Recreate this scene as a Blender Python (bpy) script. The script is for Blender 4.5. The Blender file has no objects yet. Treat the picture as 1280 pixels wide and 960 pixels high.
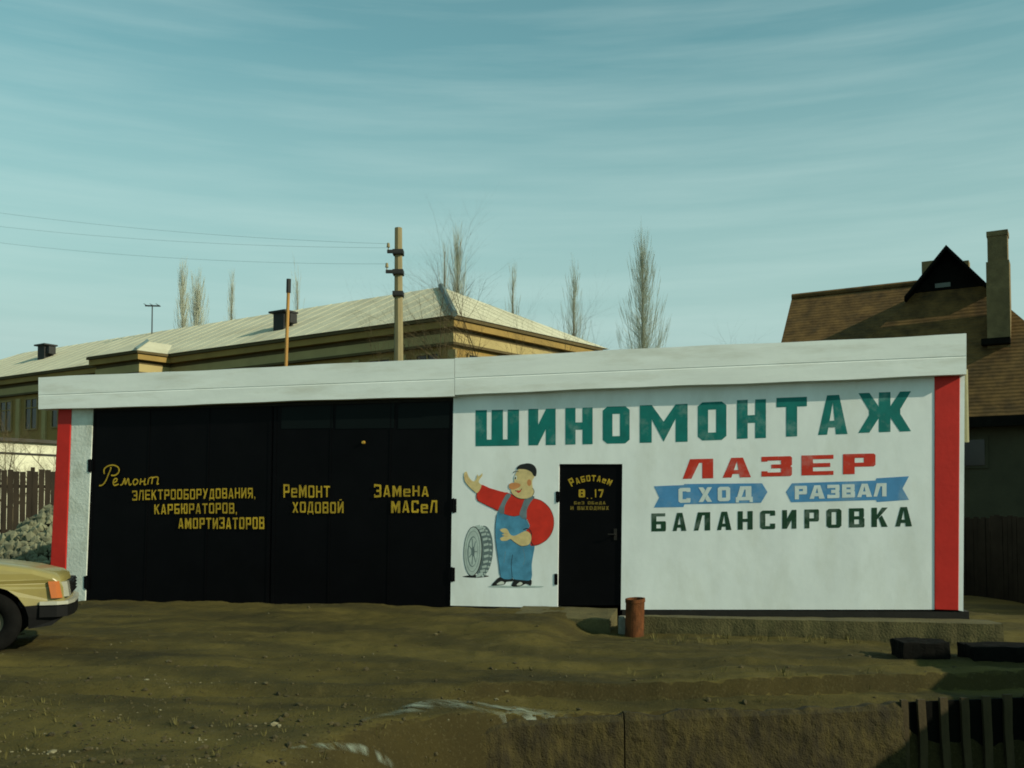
import bpy, bmesh, math, random
import numpy as np
from mathutils import Vector, Matrix, noise
from mathutils.geometry import tessellate_polygon

random.seed(7)
rng = np.random.default_rng(7)
SC = bpy.context.scene
COL = SC.collection
R = math.radians

# ------------------------------------------------------------------ camera
F = 1244.0                      # focal length in photo pixels (photo is 1280 x 960)
PITCH = R(2.2)
EYE = 1.55
HORIZON = 645.0
SHIFT = (HORIZON - 480.0 - F * math.tan(PITCH)) / 1280.0
cam_d = bpy.data.cameras.new('camera')
cam = bpy.data.objects.new('camera', cam_d)
COL.objects.link(cam)
cam.location = (0, 0, EYE)
cam.rotation_euler = (R(90) + PITCH, 0, 0)
cam_d.sensor_width = 36.0
cam_d.lens = 36.0 * F / 1280.0
cam_d.shift_y = SHIFT
cam_d.clip_start = 0.1
cam_d.clip_end = 3000
cam_d.dof.use_dof = False
SC.camera = cam

# ------------------------------------------------------------------ sky and sun
SUN_AZ = R(29)                  # angle towards the viewer from the +x axis
SUN_EL = R(27)
sun_dir = Vector((math.cos(SUN_AZ) * math.cos(SUN_EL), -math.sin(SUN_AZ) * math.cos(SUN_EL), math.sin(SUN_EL)))
world = bpy.data.worlds.new('World')
SC.world = world
world.use_nodes = True
wn, wl = world.node_tree.nodes, world.node_tree.links
wn.clear()
w_out = wn.new('ShaderNodeOutputWorld')
w_bg = wn.new('ShaderNodeBackground')
w_sky = wn.new('ShaderNodeTexSky')
w_sky.sky_type = 'NISHITA'
w_sky.sun_disc = False
w_sky.sun_elevation = SUN_EL
w_sky.sun_rotation = math.atan2(sun_dir.x, sun_dir.y)
w_sky.air_density = 1.0
w_sky.dust_density = 0.7
w_sky.ozone_density = 1.0
w_bg.inputs['Strength'].default_value = 0.15
w_tint = wn.new('ShaderNodeMix'); w_tint.data_type = 'RGBA'; w_tint.blend_type = 'MULTIPLY'
w_tint.inputs[0].default_value = 1.0
w_tint.inputs[7].default_value = (0.52, 0.82, 0.57, 1)
w_tc = wn.new('ShaderNodeTexCoord')
w_map = wn.new('ShaderNodeMapping')
w_map.inputs['Rotation'].default_value = (0, R(-9), 0)
w_map.inputs['Scale'].default_value = (2.2, 2.2, 30.0)
w_noise = wn.new('ShaderNodeTexNoise')
w_noise.inputs['Scale'].default_value = 1.5
w_noise.inputs['Detail'].default_value = 6.0
w_noise.inputs['Roughness'].default_value = 0.55
w_ramp = wn.new('ShaderNodeMapRange')
w_ramp.inputs['From Min'].default_value = 0.40
w_ramp.inputs['From Max'].default_value = 0.78
w_ramp.inputs['To Min'].default_value = 0.0
w_ramp.inputs['To Max'].default_value = 0.16
w_cl = wn.new('ShaderNodeMix'); w_cl.data_type = 'RGBA'
w_cl.inputs[7].default_value = (3.6, 4.4, 4.1, 1)          # thin high cloud
wl.new(w_tc.outputs['Generated'], w_map.inputs['Vector'])
wl.new(w_map.outputs[0], w_noise.inputs['Vector'])
wl.new(w_noise.outputs['Fac'], w_ramp.inputs['Value'])
wl.new(w_sky.outputs[0], w_tint.inputs[6])
w_veil = wn.new('ShaderNodeMix'); w_veil.data_type = 'RGBA'                # even thin haze layer high up
w_veil.inputs[7].default_value = (1.95, 2.72, 2.58, 1)
w_sep = wn.new('ShaderNodeSeparateXYZ'); wl.new(w_tc.outputs['Generated'], w_sep.inputs[0])
w_low = wn.new('ShaderNodeMapRange')                      # the haze layer is thicker towards the horizon
w_low.inputs['From Min'].default_value = 0.16; w_low.inputs['From Max'].default_value = 0.43
w_low.inputs['To Min'].default_value = 0.92; w_low.inputs['To Max'].default_value = 0.06
wl.new(w_sep.outputs['Z'], w_low.inputs['Value']); wl.new(w_low.outputs[0], w_veil.inputs[0])
wl.new(w_tint.outputs[2], w_veil.inputs[6])
wl.new(w_veil.outputs[2], w_cl.inputs[6])
wl.new(w_ramp.outputs[0], w_cl.inputs[0])
wl.new(w_cl.outputs[2], w_bg.inputs['Color'])
wl.new(w_bg.outputs[0], w_out.inputs['Surface'])

sun_l = bpy.data.lights.new('sun', 'SUN')
sun_l.energy = 3.2
sun_l.angle = R(0.5)
sun_l.color = (1.0, 0.90, 0.68)
sun = bpy.data.objects.new('sun', sun_l)
COL.objects.link(sun)
sun.rotation_euler = (-sun_dir).to_track_quat('-Z', 'Y').to_euler()
sun.location = (20, -10, 30)

SC.view_settings.view_transform = 'Standard'
SC.view_settings.look = 'None'
SC.view_settings.gamma = 1.0
SC.view_settings.exposure = 0.50
SC.cycles.filter_width = 1.8
SC.view_settings.use_curve_mapping = False


# ------------------------------------------------------------------ pixel <-> world helpers
def ray(px, py):
    xc = (px - 640.0) / F
    yc = (480.0 - py) / F + SHIFT * 1280.0 / F
    return Vector((xc, math.cos(PITCH) - yc * math.sin(PITCH), yc * math.cos(PITCH) + math.sin(PITCH)))

CAM = Vector((0, 0, EYE))

def at(px, py, Y):
    d = ray(px, py)
    return CAM + d * (Y / d.y)

def at_z(px, py, z):
    d = ray(px, py)
    return CAM + d * ((z - EYE) / d.z)

def on_plane(px, py, p0, n):
    d = ray(px, py)
    return CAM + d * ((Vector(p0) - CAM).dot(n) / d.dot(n))


# ------------------------------------------------------------------ materials
def mat(name, base, rough=0.8, var=0.25, scale=6.0, fine=60.0, bump=0.15, dist=0.01, stain=None, stain_amt=0.0,
        stain_scale=1.5, spec=0.3, metal=0.0, stretch=(1, 1, 1), coat=0.0, detail=6.0, stain_lo=0.5, stain_hi=0.75):
    m = bpy.data.materials.new(name)
    m.use_nodes = True
    nt = m.node_tree; n, l = nt.nodes, nt.links
    b = n['Principled BSDF']
    b.inputs['Roughness'].default_value = rough
    b.inputs['Specular IOR Level'].default_value = spec
    b.inputs['Metallic'].default_value = metal
    b.inputs['Coat Weight'].default_value = coat
    tc = n.new('ShaderNodeTexCoord')
    mp = n.new('ShaderNodeMapping'); mp.inputs['Scale'].default_value = stretch
    l.new(tc.outputs['Object'], mp.inputs['Vector'])
    n1 = n.new('ShaderNodeTexNoise'); n1.inputs['Scale'].default_value = scale; n1.inputs['Detail'].default_value = detail
    n1.inputs['Roughness'].default_value = 0.6
    l.new(mp.outputs[0], n1.inputs['Vector'])
    r1 = n.new('ShaderNodeMapRange')
    r1.inputs['From Min'].default_value = 0.3; r1.inputs['From Max'].default_value = 0.7
    r1.inputs['To Min'].default_value = 1 - var; r1.inputs['To Max'].default_value = 1 + var * 0.6
    l.new(n1.outputs['Fac'], r1.inputs['Value'])
    mu = n.new('ShaderNodeMix'); mu.data_type = 'RGBA'; mu.blend_type = 'MULTIPLY'; mu.inputs[0].default_value = 1
    mu.inputs[6].default_value = (*base, 1)
    l.new(r1.outputs[0], mu.inputs[7])
    col = mu.outputs[2]
    if stain is not None:
        n2 = n.new('ShaderNodeTexNoise'); n2.inputs['Scale'].default_value = stain_scale; n2.inputs['Detail'].default_value = 8
        n2.inputs['Roughness'].default_value = 0.65
        mp2 = n.new('ShaderNodeMapping'); mp2.inputs['Location'].default_value = (3.1, 7.7, 1.3); mp2.inputs['Scale'].default_value = stretch
        l.new(tc.outputs['Object'], mp2.inputs['Vector']); l.new(mp2.outputs[0], n2.inputs['Vector'])
        r2 = n.new('ShaderNodeMapRange'); r2.inputs['From Min'].default_value = stain_lo; r2.inputs['From Max'].default_value = stain_hi
        r2.inputs['To Max'].default_value = stain_amt
        l.new(n2.outputs['Fac'], r2.inputs['Value'])
        ms = n.new('ShaderNodeMix'); ms.data_type = 'RGBA'
        l.new(r2.outputs[0], ms.inputs[0]); l.new(col, ms.inputs[6]); ms.inputs[7].default_value = (*stain, 1)
        col = ms.outputs[2]
    l.new(col, b.inputs['Base Color'])
    if bump > 0:
        n3 = n.new('ShaderNodeTexNoise'); n3.inputs['Scale'].default_value = fine; n3.inputs['Detail'].default_value = 5
        l.new(tc.outputs['Object'], n3.inputs['Vector'])
        bp = n.new('ShaderNodeBump'); bp.inputs['Strength'].default_value = bump; bp.inputs['Distance'].default_value = dist
        l.new(n3.outputs['Fac'], bp.inputs['Height']); l.new(bp.outputs[0], b.inputs['Normal'])
    return m


M = {}
M['white_wall'] = mat('white_wall_paint', (0.79, 0.84, 0.82), 0.75, 0.09, 1.6, 9, 0.18, 0.010, (0.46, 0.47, 0.36), 0.34, 1.2, stretch=(1.4, 1, 0.6))
M['white_fascia'] = mat('white_fascia_paint', (0.79, 0.84, 0.80), 0.7, 0.08, 2.0, 9, 0.16, 0.010, (0.42, 0.40, 0.28), 0.45, 1.6, stretch=(0.5, 1, 3.0))
M['worn_white'] = mat('worn_white_paint', (0.62, 0.67, 0.60), 0.8, 0.15, 3.0, 20, 0.4, 0.02, (0.28, 0.29, 0.20), 0.7, 2.2)
M['red_paint'] = mat('red_wall_paint', (0.50, 0.020, 0.012), 0.6, 0.12, 3.0, 14, 0.25, 0.01)
M['red_letter'] = mat('red_letter_paint', (0.55, 0.035, 0.015), 0.6, 0.15, 8.0, 14, 0.1, stain=(0.45, 0.52, 0.48), stain_amt=0.40, stain_scale=4.0, stain_lo=0.52, stain_hi=0.8)
M['green_letter'] = mat('green_letter_paint', (0.003, 0.165, 0.145), 0.6, 0.2, 5.0, 14, 0.1, stain=(0.45, 0.52, 0.48), stain_amt=0.40, stain_scale=4.0, stain_lo=0.52, stain_hi=0.8)
M['dark_letter'] = mat('dark_green_letter_paint', (0.010, 0.050, 0.022), 0.6, 0.2, 6.0, 14, 0.1, stain=(0.45, 0.52, 0.48), stain_amt=0.40, stain_scale=4.0, stain_lo=0.52, stain_hi=0.8)
M['blue_letter'] = mat('blue_ribbon_paint', (0.075, 0.26, 0.50), 0.6, 0.15, 6.0, 14, 0.1, stain=(0.45, 0.52, 0.48), stain_amt=0.40, stain_scale=4.0, stain_lo=0.52, stain_hi=0.8)
M['white_letter'] = mat('white_letter_paint', (0.62, 0.70, 0.68), 0.6, 0.12, 8.0, 14, 0.1)
M['yellow_letter'] = mat('yellow_letter_paint', (0.50, 0.33, 0.020), 0.6, 0.35, 9.0, 14, 0.1, stain=(0.04, 0.03, 0.006), stain_amt=0.6, stain_scale=2.2, stain_lo=0.42, stain_hi=0.72)
M['black_gate'] = mat('black_enamel', (0.0022, 0.0022, 0.0028), 0.45, 0.3, 2.0, 5, 0.10, 0.01, (0.0040, 0.0040, 0.0045), 0.7, 0.8, spec=0.07)
M['dark_glass'] = mat('dark_pane', (0.005, 0.008, 0.008), 0.3, 0.1, 2.0, 3, 0.05, 0.005, spec=0.05)
M['plinth'] = mat('black_plinth', (0.016, 0.015, 0.012), 0.85, 0.3, 5.0, 30, 0.3)
M['concrete'] = mat('dirty_concrete', (0.085, 0.075, 0.030), 0.95, 0.35, 3.0, 40, 0.6, 0.02, (0.028, 0.026, 0.011), 0.8, 2.6)
M['roofing'] = mat('tar_roofing', (0.06, 0.058, 0.05), 0.9, 0.3, 2.0, 30, 0.3)
M['rust'] = mat('rusty_steel', (0.135, 0.050, 0.018), 0.9, 0.5, 9.0, 60, 0.7, 0.01, (0.045, 0.022, 0.011), 0.85, 7.0, stretch=(1, 1, 0.5), spec=0.1, stain_lo=0.42, stain_hi=0.66)
M['pole_pale'] = mat('weathered_zinc', (0.26, 0.25, 0.14), 0.7, 0.2, 4, 30, 0.1)
M['brass'] = mat('brass', (0.60, 0.36, 0.06), 0.4, 0.1, 8.0, 20, 0.0, metal=0.6)
M['soffit'] = mat('soffit_board', (0.10, 0.09, 0.06), 0.9, 0.3, 3.0, 20, 0.2)

# mural paints
M['skin'] = mat('mural_skin', (0.66, 0.52, 0.24), 0.7, 0.2, 9.0, 14, 0.1)
M['nose'] = mat('mural_nose', (0.58, 0.25, 0.09), 0.7, 0.15, 9.0, 14, 0.1)
M['denim'] = mat('mural_denim', (0.075, 0.27, 0.42), 0.7, 0.35, 6.0, 14, 0.1)
M['strap'] = mat('mural_strap', (0.14, 0.20, 0.22), 0.7, 0.25, 9.0, 14, 0.1)
M['shirt'] = mat('mural_shirt', (0.60, 0.030, 0.014), 0.7, 0.2, 5.0, 14, 0.1)
M['ink'] = mat('mural_ink', (0.014, 0.016, 0.016), 0.7, 0.2, 9.0, 14, 0.1)
M['tyre_grey'] = mat('mural_tyre_grey', (0.13, 0.18, 0.18), 0.7, 0.3, 12.0, 14, 0.1)
M['tyre_pale'] = mat('mural_tyre_pale', (0.44, 0.53, 0.49), 0.7, 0.2, 9.0, 14, 0.1)
M['pale_line'] = mat('mural_pale_line', (0.62, 0.66, 0.58), 0.7, 0.1, 9.0, 14, 0.1)


# ------------------------------------------------------------------ mesh helpers
class MB:
    """collects vertices and faces with material slots, links them as ONE mesh object"""
    def __init__(self):
        self.v, self.f, self.m, self.mats = [], [], [], []

    def slot(self, m):
        if m is None:
            return 0
        if m not in self.mats:
            self.mats.append(m)
        return self.mats.index(m)

    def face(self, pts, m=None):
        i = len(self.v)
        self.v += [tuple(p) for p in pts]
        self.f.append(tuple(range(i, i + len(pts))))
        self.m.append(self.slot(m))

    def hexa(self, a, b, m=None):
        """a, b: two loops of equal length joined by sides, with caps"""
        i, k = len(self.v), len(a)
        self.v += [tuple(p) for p in a] + [tuple(p) for p in b]
        s = self.slot(m)
        fs = [tuple(range(i + k - 1, i - 1, -1)), tuple(range(i + k, i + 2 * k))]
        for j in range(k):
            j2 = (j + 1) % k
            fs.append((i + j, i + j2, i + k + j2, i + k + j))
        self.f += fs; self.m += [s] * len(fs)

    def box(self, c, size, m=None, rot=None):
        x, y, z = [s / 2 for s in size]
        P = [Vector(p) for p in ((-x, -y, -z), (x, -y, -z), (x, y, -z), (-x, y, -z), (-x, -y, z), (x, -y, z), (x, y, z), (-x, y, z))]
        if rot is not None:
            P = [rot @ p for p in P]
        P = [p + Vector(c) for p in P]
        self.hexa(P[:4], P[4:], m)

    def tube(self, p, q, r0, r1=None, k=8, m=None):
        p, q = Vector(p), Vector(q)
        r1 = r0 if r1 is None else r1
        d = (q - p)
        if d.length < 1e-6:
            return
        d.normalize()
        a = d.orthogonal().normalized(); b = d.cross(a)
        A = [p + (a * math.cos(t) + b * math.sin(t)) * r0 for t in [2 * math.pi * j / k for j in range(k)]]
        B = [q + (a * math.cos(t) + b * math.sin(t)) * r1 for t in [2 * math.pi * j / k for j in range(k)]]
        self.hexa(A, B, m)

    def build(self, name, m=None, parent=None, smooth=False, fix=True):
        me = bpy.data.meshes.new(name)
        me.from_pydata(self.v, [], self.f)
        mats = self.mats if self.mats else [m]
        for mm in mats:
            me.materials.append(mm)
        if self.mats:
            me.polygons.foreach_set('material_index', self.m)
        if smooth:
            me.polygons.foreach_set('use_smooth', [True] * len(me.polygons))
        if fix and len(self.f) < 60000:
            bm = bmesh.new(); bm.from_mesh(me)
            bmesh.ops.recalc_face_normals(bm, faces=bm.faces)
            bm.to_mesh(me); bm.free()
        me.update()
        o = bpy.data.objects.new(name, me)
        COL.objects.link(o)
        o.parent = parent
        return o


def bevel(o, w=0.01, seg=2, angle=30):
    bm = bmesh.new(); bm.from_mesh(o.data)
    bmesh.ops.remove_doubles(bm, verts=bm.verts, dist=1e-5)
    es = [e for e in bm.edges if len(e.link_faces) == 2 and e.calc_face_angle(0) > R(angle)]
    bmesh.ops.bevel(bm, geom=es, offset=w, segments=seg, profile=0.5, affect='EDGES', clamp_overlap=True)
    bm.to_mesh(o.data); bm.free()
    return o


def tag(o, label=None, cat=None, group=None, kind=None):
    for k, v in (('label', label), ('category', cat), ('group', group), ('kind', kind)):
        if v:
            o[k] = v
    return o


def empty(name, loc=(0, 0, 0), rz=0.0):
    o = bpy.data.objects.new(name, None)
    COL.objects.link(o)
    o.location = loc
    o.rotation_euler = (0, 0, rz)
    o.empty_display_size = 0.2
    return o


def copy_tree(o, parent=None):
    c = o.copy(); COL.objects.link(c); c.parent = parent
    for ch in list(o.children):
        copy_tree(ch, c)
    return c


def catmull(pts, k=5, closed=True):
    P = [Vector((p[0], p[1], 0)) for p in pts]
    n = len(P); out = []
    for i in range(n if closed else n - 1):
        a, b, c, d = (P[(i - 1) % n], P[i], P[(i + 1) % n], P[(i + 2) % n]) if closed else (P[max(i - 1, 0)], P[i], P[i + 1], P[min(i + 2, n - 1)])
        for j in range(k):
            t = j / k
            out.append(tuple((0.5 * ((2 * b) + (c - a) * t + (2 * a - 5 * b + 4 * c - d) * t * t + (3 * b - a - 3 * c + d) * t ** 3))[:2]))
    if not closed:
        out.append(tuple(P[-1][:2]))
    return out


def smooth01(t):
    t = np.clip(t, 0, 1)
    return t * t * (3 - 2 * t)


# ------------------------------------------------------------------ garage frame
GY = R(14.5)
G0 = at(740, 757, 14.1); G0 = Vector((G0.x, 14.1, 0))
GD = Vector((math.cos(GY), -math.sin(GY), 0))      # along the front, to the right
GB = Vector((math.sin(GY), math.cos(GY), 0))       # into the building

def loc(px, py, off=0.0):
    """photo pixel -> garage local (x along front, z) on the plane `off` metres in front of the wall"""
    p = on_plane(px, py, G0 - GB * off, GB)
    d = p - G0
    return (d.dot(GD), d.z)


# ------------------------------------------------------------------ terrain
E1 = [at_z(px, py, -0.0) for px, py in ((500, 872), (560, 862), (640, 854), (780, 851), (900, 849), (1040, 845), (1280, 838), (1500, 832))]
E2 = [at_z(px, py, -0.15) for px, py in ((330, 957), (420, 938), (500, 918), (640, 897), (780, 890), (900, 886), (1100, 878), (1280, 870), (1500, 862))]
e1x, e1y = np.array([p.x for p in E1]), np.array([p.y for p in E1])
e2x, e2y = np.array([p.x for p in E2]), np.array([p.y for p in E2])


def vnoise(x, y, s, seed=0.0):
    """cheap smooth 2-D value noise on arrays"""
    x = x * s + seed * 17.3; y = y * s + seed * 9.1
    xi, yi = np.floor(x).astype(np.int64), np.floor(y).astype(np.int64)
    fx, fy = x - xi, y - yi
    fx = fx * fx * (3 - 2 * fx); fy = fy * fy * (3 - 2 * fy)
    def h(a, b):
        n = (a * 374761393 + b * 668265263) & 0x7fffffff
        n = ((n ^ (n >> 13)) * 1274126177) & 0x7fffffff
        return ((n ^ (n >> 16)) & 0xffff) / 65535.0
    return (h(xi, yi) * (1 - fx) + h(xi + 1, yi) * fx) * (1 - fy) + (h(xi, yi + 1) * (1 - fx) + h(xi + 1, yi + 1) * fx) * fy - 0.5


def ground_z(x, y, rough=True):
    x = np.asarray(x, float); y = np.asarray(y, float)
    u = (x - G0.x) * GD.x + (y - G0.y) * GD.y
    w = -((x - G0.x) * GB.x + (y - G0.y) * GB.y)          # metres in front of the garage wall
    z = 0.12 * smooth01((-x - 0.5) / 4.0) * smooth01((y - 5.5) / 4.0)
    facade = np.interp(u, [-9.5, 0.0], [0.17, 0.25])
    ramp = smooth01((4.0 - w) / 3.9) * smooth01((0.2 - u) / 0.6)
    z = z + (facade - z) * ramp
    z = z + (0.55 - z) * smooth01((y - 19) / 7) * smooth01((-x + 1) / 6)
    z = z + (0.10 - z) * smooth01((-w) / 1.0) * smooth01((u - 0.2) / 0.5) * 0.9
    # the two muddy edges of the roadside ditch
    j1 = 0.05 * vnoise(x, y, 1.7, 1) + 0.03 * vnoise(x, y, 6, 2)
    d1 = np.interp(x, e1x, e1y) + j1 - y
    a1 = smooth01((x + 1.0) / 1.4)
    z = z - 0.16 * a1 * smooth01(d1 / (0.07 + 0.25 * (1 - a1)))
    d2 = np.interp(x, e2x, e2y) + 0.6 * j1 - y
    a2 = smooth01((x + 2.2) / 2.2)
    nearb = smooth01((y - 5.1) / 0.75)
    z = z - a2 * nearb * (0.95 * smooth01(d2 / (0.22 + 1.2 * (1 - a2))))
    # wheel ruts that curve across the lot
    for off, dep in ((0.0, 0.05), (1.35, 0.03)):
        yc = 8.9 + off + 0.10 * np.sin(x * 0.7) + 0.05 * x - 0.03 * np.clip(-x, 0, 9) ** 1.5
        z = z - dep * np.exp(-((y - yc) / 0.16) ** 2) + 0.5 * dep * np.exp(-((np.abs(y - yc) - 0.28) / 0.12) ** 2)
    for k in range(4):
        yc = 11.2 + k * 0.75 + 0.18 * (x + 2) + 0.1 * np.sin(x + k)
        z = z - 0.018 * np.exp(-((y - yc) / 0.14) ** 2) * smooth01((2.5 - x) / 2)
    if rough:
        near = smooth01((40 - np.hypot(x, y)) / 20)
        z = z + near * (0.05 * vnoise(x, y, 0.9, 3) + 0.035 * vnoise(x, y, 3.1, 4) + 0.018 * vnoise(x, y, 9, 5) + 0.009 * vnoise(x, y, 22, 6))
    return z


def gz(x, y):
    return float(ground_z(np.array([x]), np.array([y]))[0])


def axis(lo, hi, step, far_lo, far_hi, g=1.22):
    mid = list(np.arange(lo, hi + 1e-6, step))
    a, s = [], step
    v = lo
    while v > far_lo:
        s *= g; v -= s; a.append(v)
    b, s = [], step
    v = hi
    while v < far_hi:
        s *= g; v += s; b.append(v)
    return np.array(a[::-1] + mid + b)


gx = axis(-7.5, 7.0, 0.045, -1500, 1500)
gy = axis(5.0, 15.5, 0.045, -300, 2500)
X, Y = np.meshgrid(gx, gy)
Z = ground_z(X, Y)
nx, ny = len(gx), len(gy)
me = bpy.data.meshes.new('ground')
verts = np.stack([X.ravel(), Y.ravel(), Z.ravel()], 1)
ii = np.arange(nx * ny).reshape(ny, nx)
quads = np.stack([ii[:-1, :-1].ravel(), ii[:-1, 1:].ravel(), ii[1:, 1:].ravel(), ii[1:, :-1].ravel()], 1)
me.vertices.add(len(verts)); me.vertices.foreach_set('co', verts.ravel())
me.loops.add(quads.size); me.loops.foreach_set('vertex_index', quads.ravel().astype(np.int32))
me.polygons.add(len(quads)); me.polygons.foreach_set('loop_start', np.arange(0, quads.size, 4, dtype=np.int32))
me.polygons.foreach_set('use_smooth', np.ones(len(quads), bool))
me.update(calc_edges=True); me.validate()


def dirt_material():
    m = bpy.data.materials.new('packed_dirt'); m.use_nodes = True
    n, l = m.node_tree.nodes, m.node_tree.links
    b = n['Principled BSDF']; b.inputs['Roughness'].default_value = 0.95; b.inputs['Specular IOR Level'].default_value = 0.12
    tc = n.new('ShaderNodeTexCoord')
    def nz(scale, detail=6, rough=0.6, stretch=None):
        t = n.new('ShaderNodeTexNoise'); t.inputs['Scale'].default_value = scale; t.inputs['Detail'].default_value = detail
        t.inputs['Roughness'].default_value = rough
        if stretch:
            mp = n.new('ShaderNodeMapping'); mp.inputs['Scale'].default_value = stretch; mp.inputs['Rotation'].default_value = (0, 0, R(-14))
            l.new(tc.outputs['Object'], mp.inputs['Vector']); l.new(mp.outputs[0], t.inputs['Vector'])
        else:
            l.new(tc.outputs['Object'], t.inputs['Vector'])
        return t.outputs['Fac']
    def rng_(v, a, b_, lo, hi):
        r = n.new('ShaderNodeMapRange'); r.inputs['From Min'].default_value = a; r.inputs['From Max'].default_value = b_
        r.inputs['To Min'].default_value = lo; r.inputs['To Max'].default_value = hi
        l.new(v, r.inputs['Value']); return r.outputs[0]
    def mixc(f, a, b_):
        x = n.new('ShaderNodeMix'); x.data_type = 'RGBA'
        l.new(f, x.inputs[0])
        for s, c in ((6, a), (7, b_)):
            if isinstance(c, tuple): x.inputs[s].default_value = (*c, 1)
            else: l.new(c, x.inputs[s])
        return x.outputs[2]
    c = mixc(rng_(nz(0.5, 5, 0.6, (0.6, 1.6, 1)), 0.35, 0.68, 0, 1), (0.054, 0.044, 0.0115), (0.094, 0.076, 0.0205))
    c = mixc(rng_(nz(0.7, 6, 0.55, (0.40, 2.0, 1)), 0.50, 0.70, 0, 0.85), c, (0.021, 0.019, 0.0085))      # damp streaks
    sp_ = n.new('ShaderNodeSeparateXYZ'); l.new(tc.outputs['Object'], sp_.inputs[0])
    wv = n.new('ShaderNodeTexWave'); wv.inputs['Scale'].default_value = 0.20; wv.inputs['Distortion'].default_value = 3.0
    wv.inputs['Detail'].default_value = 3; wv.inputs['Detail Scale'].default_value = 1.2
    mpw = n.new('ShaderNodeMapping'); mpw.inputs['Rotation'].default_value = (0, 0, R(118)); l.new(tc.outputs['Object'], mpw.inputs['Vector'])
    l.new(mpw.outputs[0], wv.inputs['Vector'])
    lane = rng_(wv.outputs['Fac'], 0.55, 0.95, 0, 0.6)
    c = mixc(lane, c, (0.030, 0.027, 0.0105))                                                            # damp wheel lanes
    c = mixc(rng_(nz(2.7, 7, 0.7), 0.56, 0.75, 0, 0.6), c, (0.115, 0.092, 0.032))                        # sandy crumbs
    ge = n.new('ShaderNodeNewGeometry'); sx = n.new('ShaderNodeSeparateXYZ'); l.new(ge.outputs['True Normal'], sx.inputs[0])
    c = mixc(rng_(sx.outputs['Z'], 0.93, 0.70, 0, 0.8), c, (0.030, 0.0235, 0.0080))                        # raw brown soil where the edge is cut
    c = mixc(rng_(nz(38, 3, 0.6), 0.56, 0.76, 0, 0.6), c, (0.085, 0.074, 0.034))                           # grit
    c = mixc(rng_(nz(17, 4, 0.7), 0.55, 0.78, 0, 0.75), c, (0.022, 0.020, 0.008))
    l.new(c, b.inputs['Base Color'])
    bp = n.new('ShaderNodeBump'); bp.inputs['Strength'].default_value = 0.7; bp.inputs['Distance'].default_value = 0.02
    l.new(nz(45, 5, 0.7), bp.inputs['Height']); l.new(bp.outputs[0], b.inputs['Normal'])
    return m


M['dirt'] = dirt_material()
me.materials.append(M['dirt'])
ground = bpy.data.objects.new('ground', me); COL.objects.link(ground)
tag(ground, kind='structure')

# ------------------------------------------------------------------ garage
garage = empty('tyre_garage', (G0.x, G0.y, 0), -GY)
tag(garage, 'long low white tyre repair garage with black gates, red corner stripes and painted lettering', 'garage')


def prism(pts, y0, y1, m, name, parent, bev=0.0):
    """pts: (x, z) loop in garage local; y0 front, y1 back (y grows into the building)"""
    mb = MB(); mb.hexa([(x, y0, z) for x, z in pts], [(x, y1, z) for x, z in pts])
    o = mb.build(name, m, parent)
    return bevel(o, bev) if bev else o


def pq(*pp, off=0.0):
    return [loc(px, py, off) for px, py in pp]


def down(p, dz=0.35):
    return (p[0], p[1] - dz)

GDEP = 6.0
# left pier: red stripe and worn white stripe
a, b = loc(74, 500), loc(61, 735)
c, d = loc(90, 500), loc(81, 738)
e_, f_ = loc(117, 498), loc(106, 752)
prism([a, c, down(d), down(b)], -0.012, 0.25, M['red_paint'], 'corner_stripe', garage, 0.01)
pier = prism([c, e_, down(f_), down(d)], 0.0, 0.30, M['worn_white'], 'gate_pier', garage, 0.01)
tag(pier, 'worn white pier left of the black gate')
# front wall pieces round the door
wl_, wl2 = loc(567, 482), loc(563, 757)
dl, dl2 = loc(699, 580), loc(697, 760)
dr, dr2 = loc(778, 580), loc(776, 760)
wr, wr2 = loc(1168, 450), loc(1168, 762)
rr, rr2 = loc(1200, 450), loc(1198, 763)
er, er2 = loc(1206, 450), loc(1204, 764)
prism_wall = MB()
def wall_piece(pts, y0=0.0, y1=0.30):
    prism_wall.hexa([(x, y0, z) for x, z in pts], [(x, y1, z) for x, z in pts])
top_at = lambda px: loc(px, 455)
wall_piece([wl_, (dl[0], top_at(699)[1]), dl, dl2, (wl2[0], wl2[1])])
wall_piece([(dl[0], top_at(699)[1]), (dr[0], top_at(778)[1]), dr, dl])
wall_piece([(dr[0], top_at(778)[1]), wr, wr2, (dr2[0], loc(776, 762)[1]), dr])
front_wall = prism_wall.build('front_wall', M['white_wall'], garage)
prism([wr, rr, rr2, wr2], -0.010, 0.30, M['red_paint'], 'corner_stripe', garage, 0.008)
mb = MB()
mb.hexa([(x, -0.004, z) for x, z in (rr, er, er2, rr2)], [(x, GDEP, z) for x, z in (rr, er, er2, rr2)])
mb.build('side_wall', M['white_wall'], garage)
mb = MB()
mb.hexa([(x, 0.25, z) for x, z in (a, c, down(d), down(b))], [(x, GDEP, z) for x, z in (a, c, down(d), down(b))])
mb.build('side_wall', M['white_wall'], garage)
mb = MB()
mb.box(((a[0] + er[0]) / 2, GDEP + 0.13, 1.5), (er[0] - a[0], 0.25, 3.2))
mb.build('back_wall', M['white_wall'], garage)
# black plinth strip under the white wall
prism([(dr2[0] + 0.02, loc(776, 762.5)[1]), (er[0], loc(1200, 764)[1] - 0.003), (er[0], loc(1200, 772)[1] - 0.12), (dr2[0] + 0.02, loc(776, 768)[1] - 0.12)], 0.006, 0.3, M['plinth'], 'plinth', garage)
prism([(wl2[0], wl2[1] - 0.002), (dl2[0], loc(697, 757.5)[1] - 0.002), (dl2[0], loc(697, 760)[1] - 0.25), (wl2[0], wl2[1] - 0.25)], 0.006, 0.3, M['plinth'], 'plinth', garage)

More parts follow.
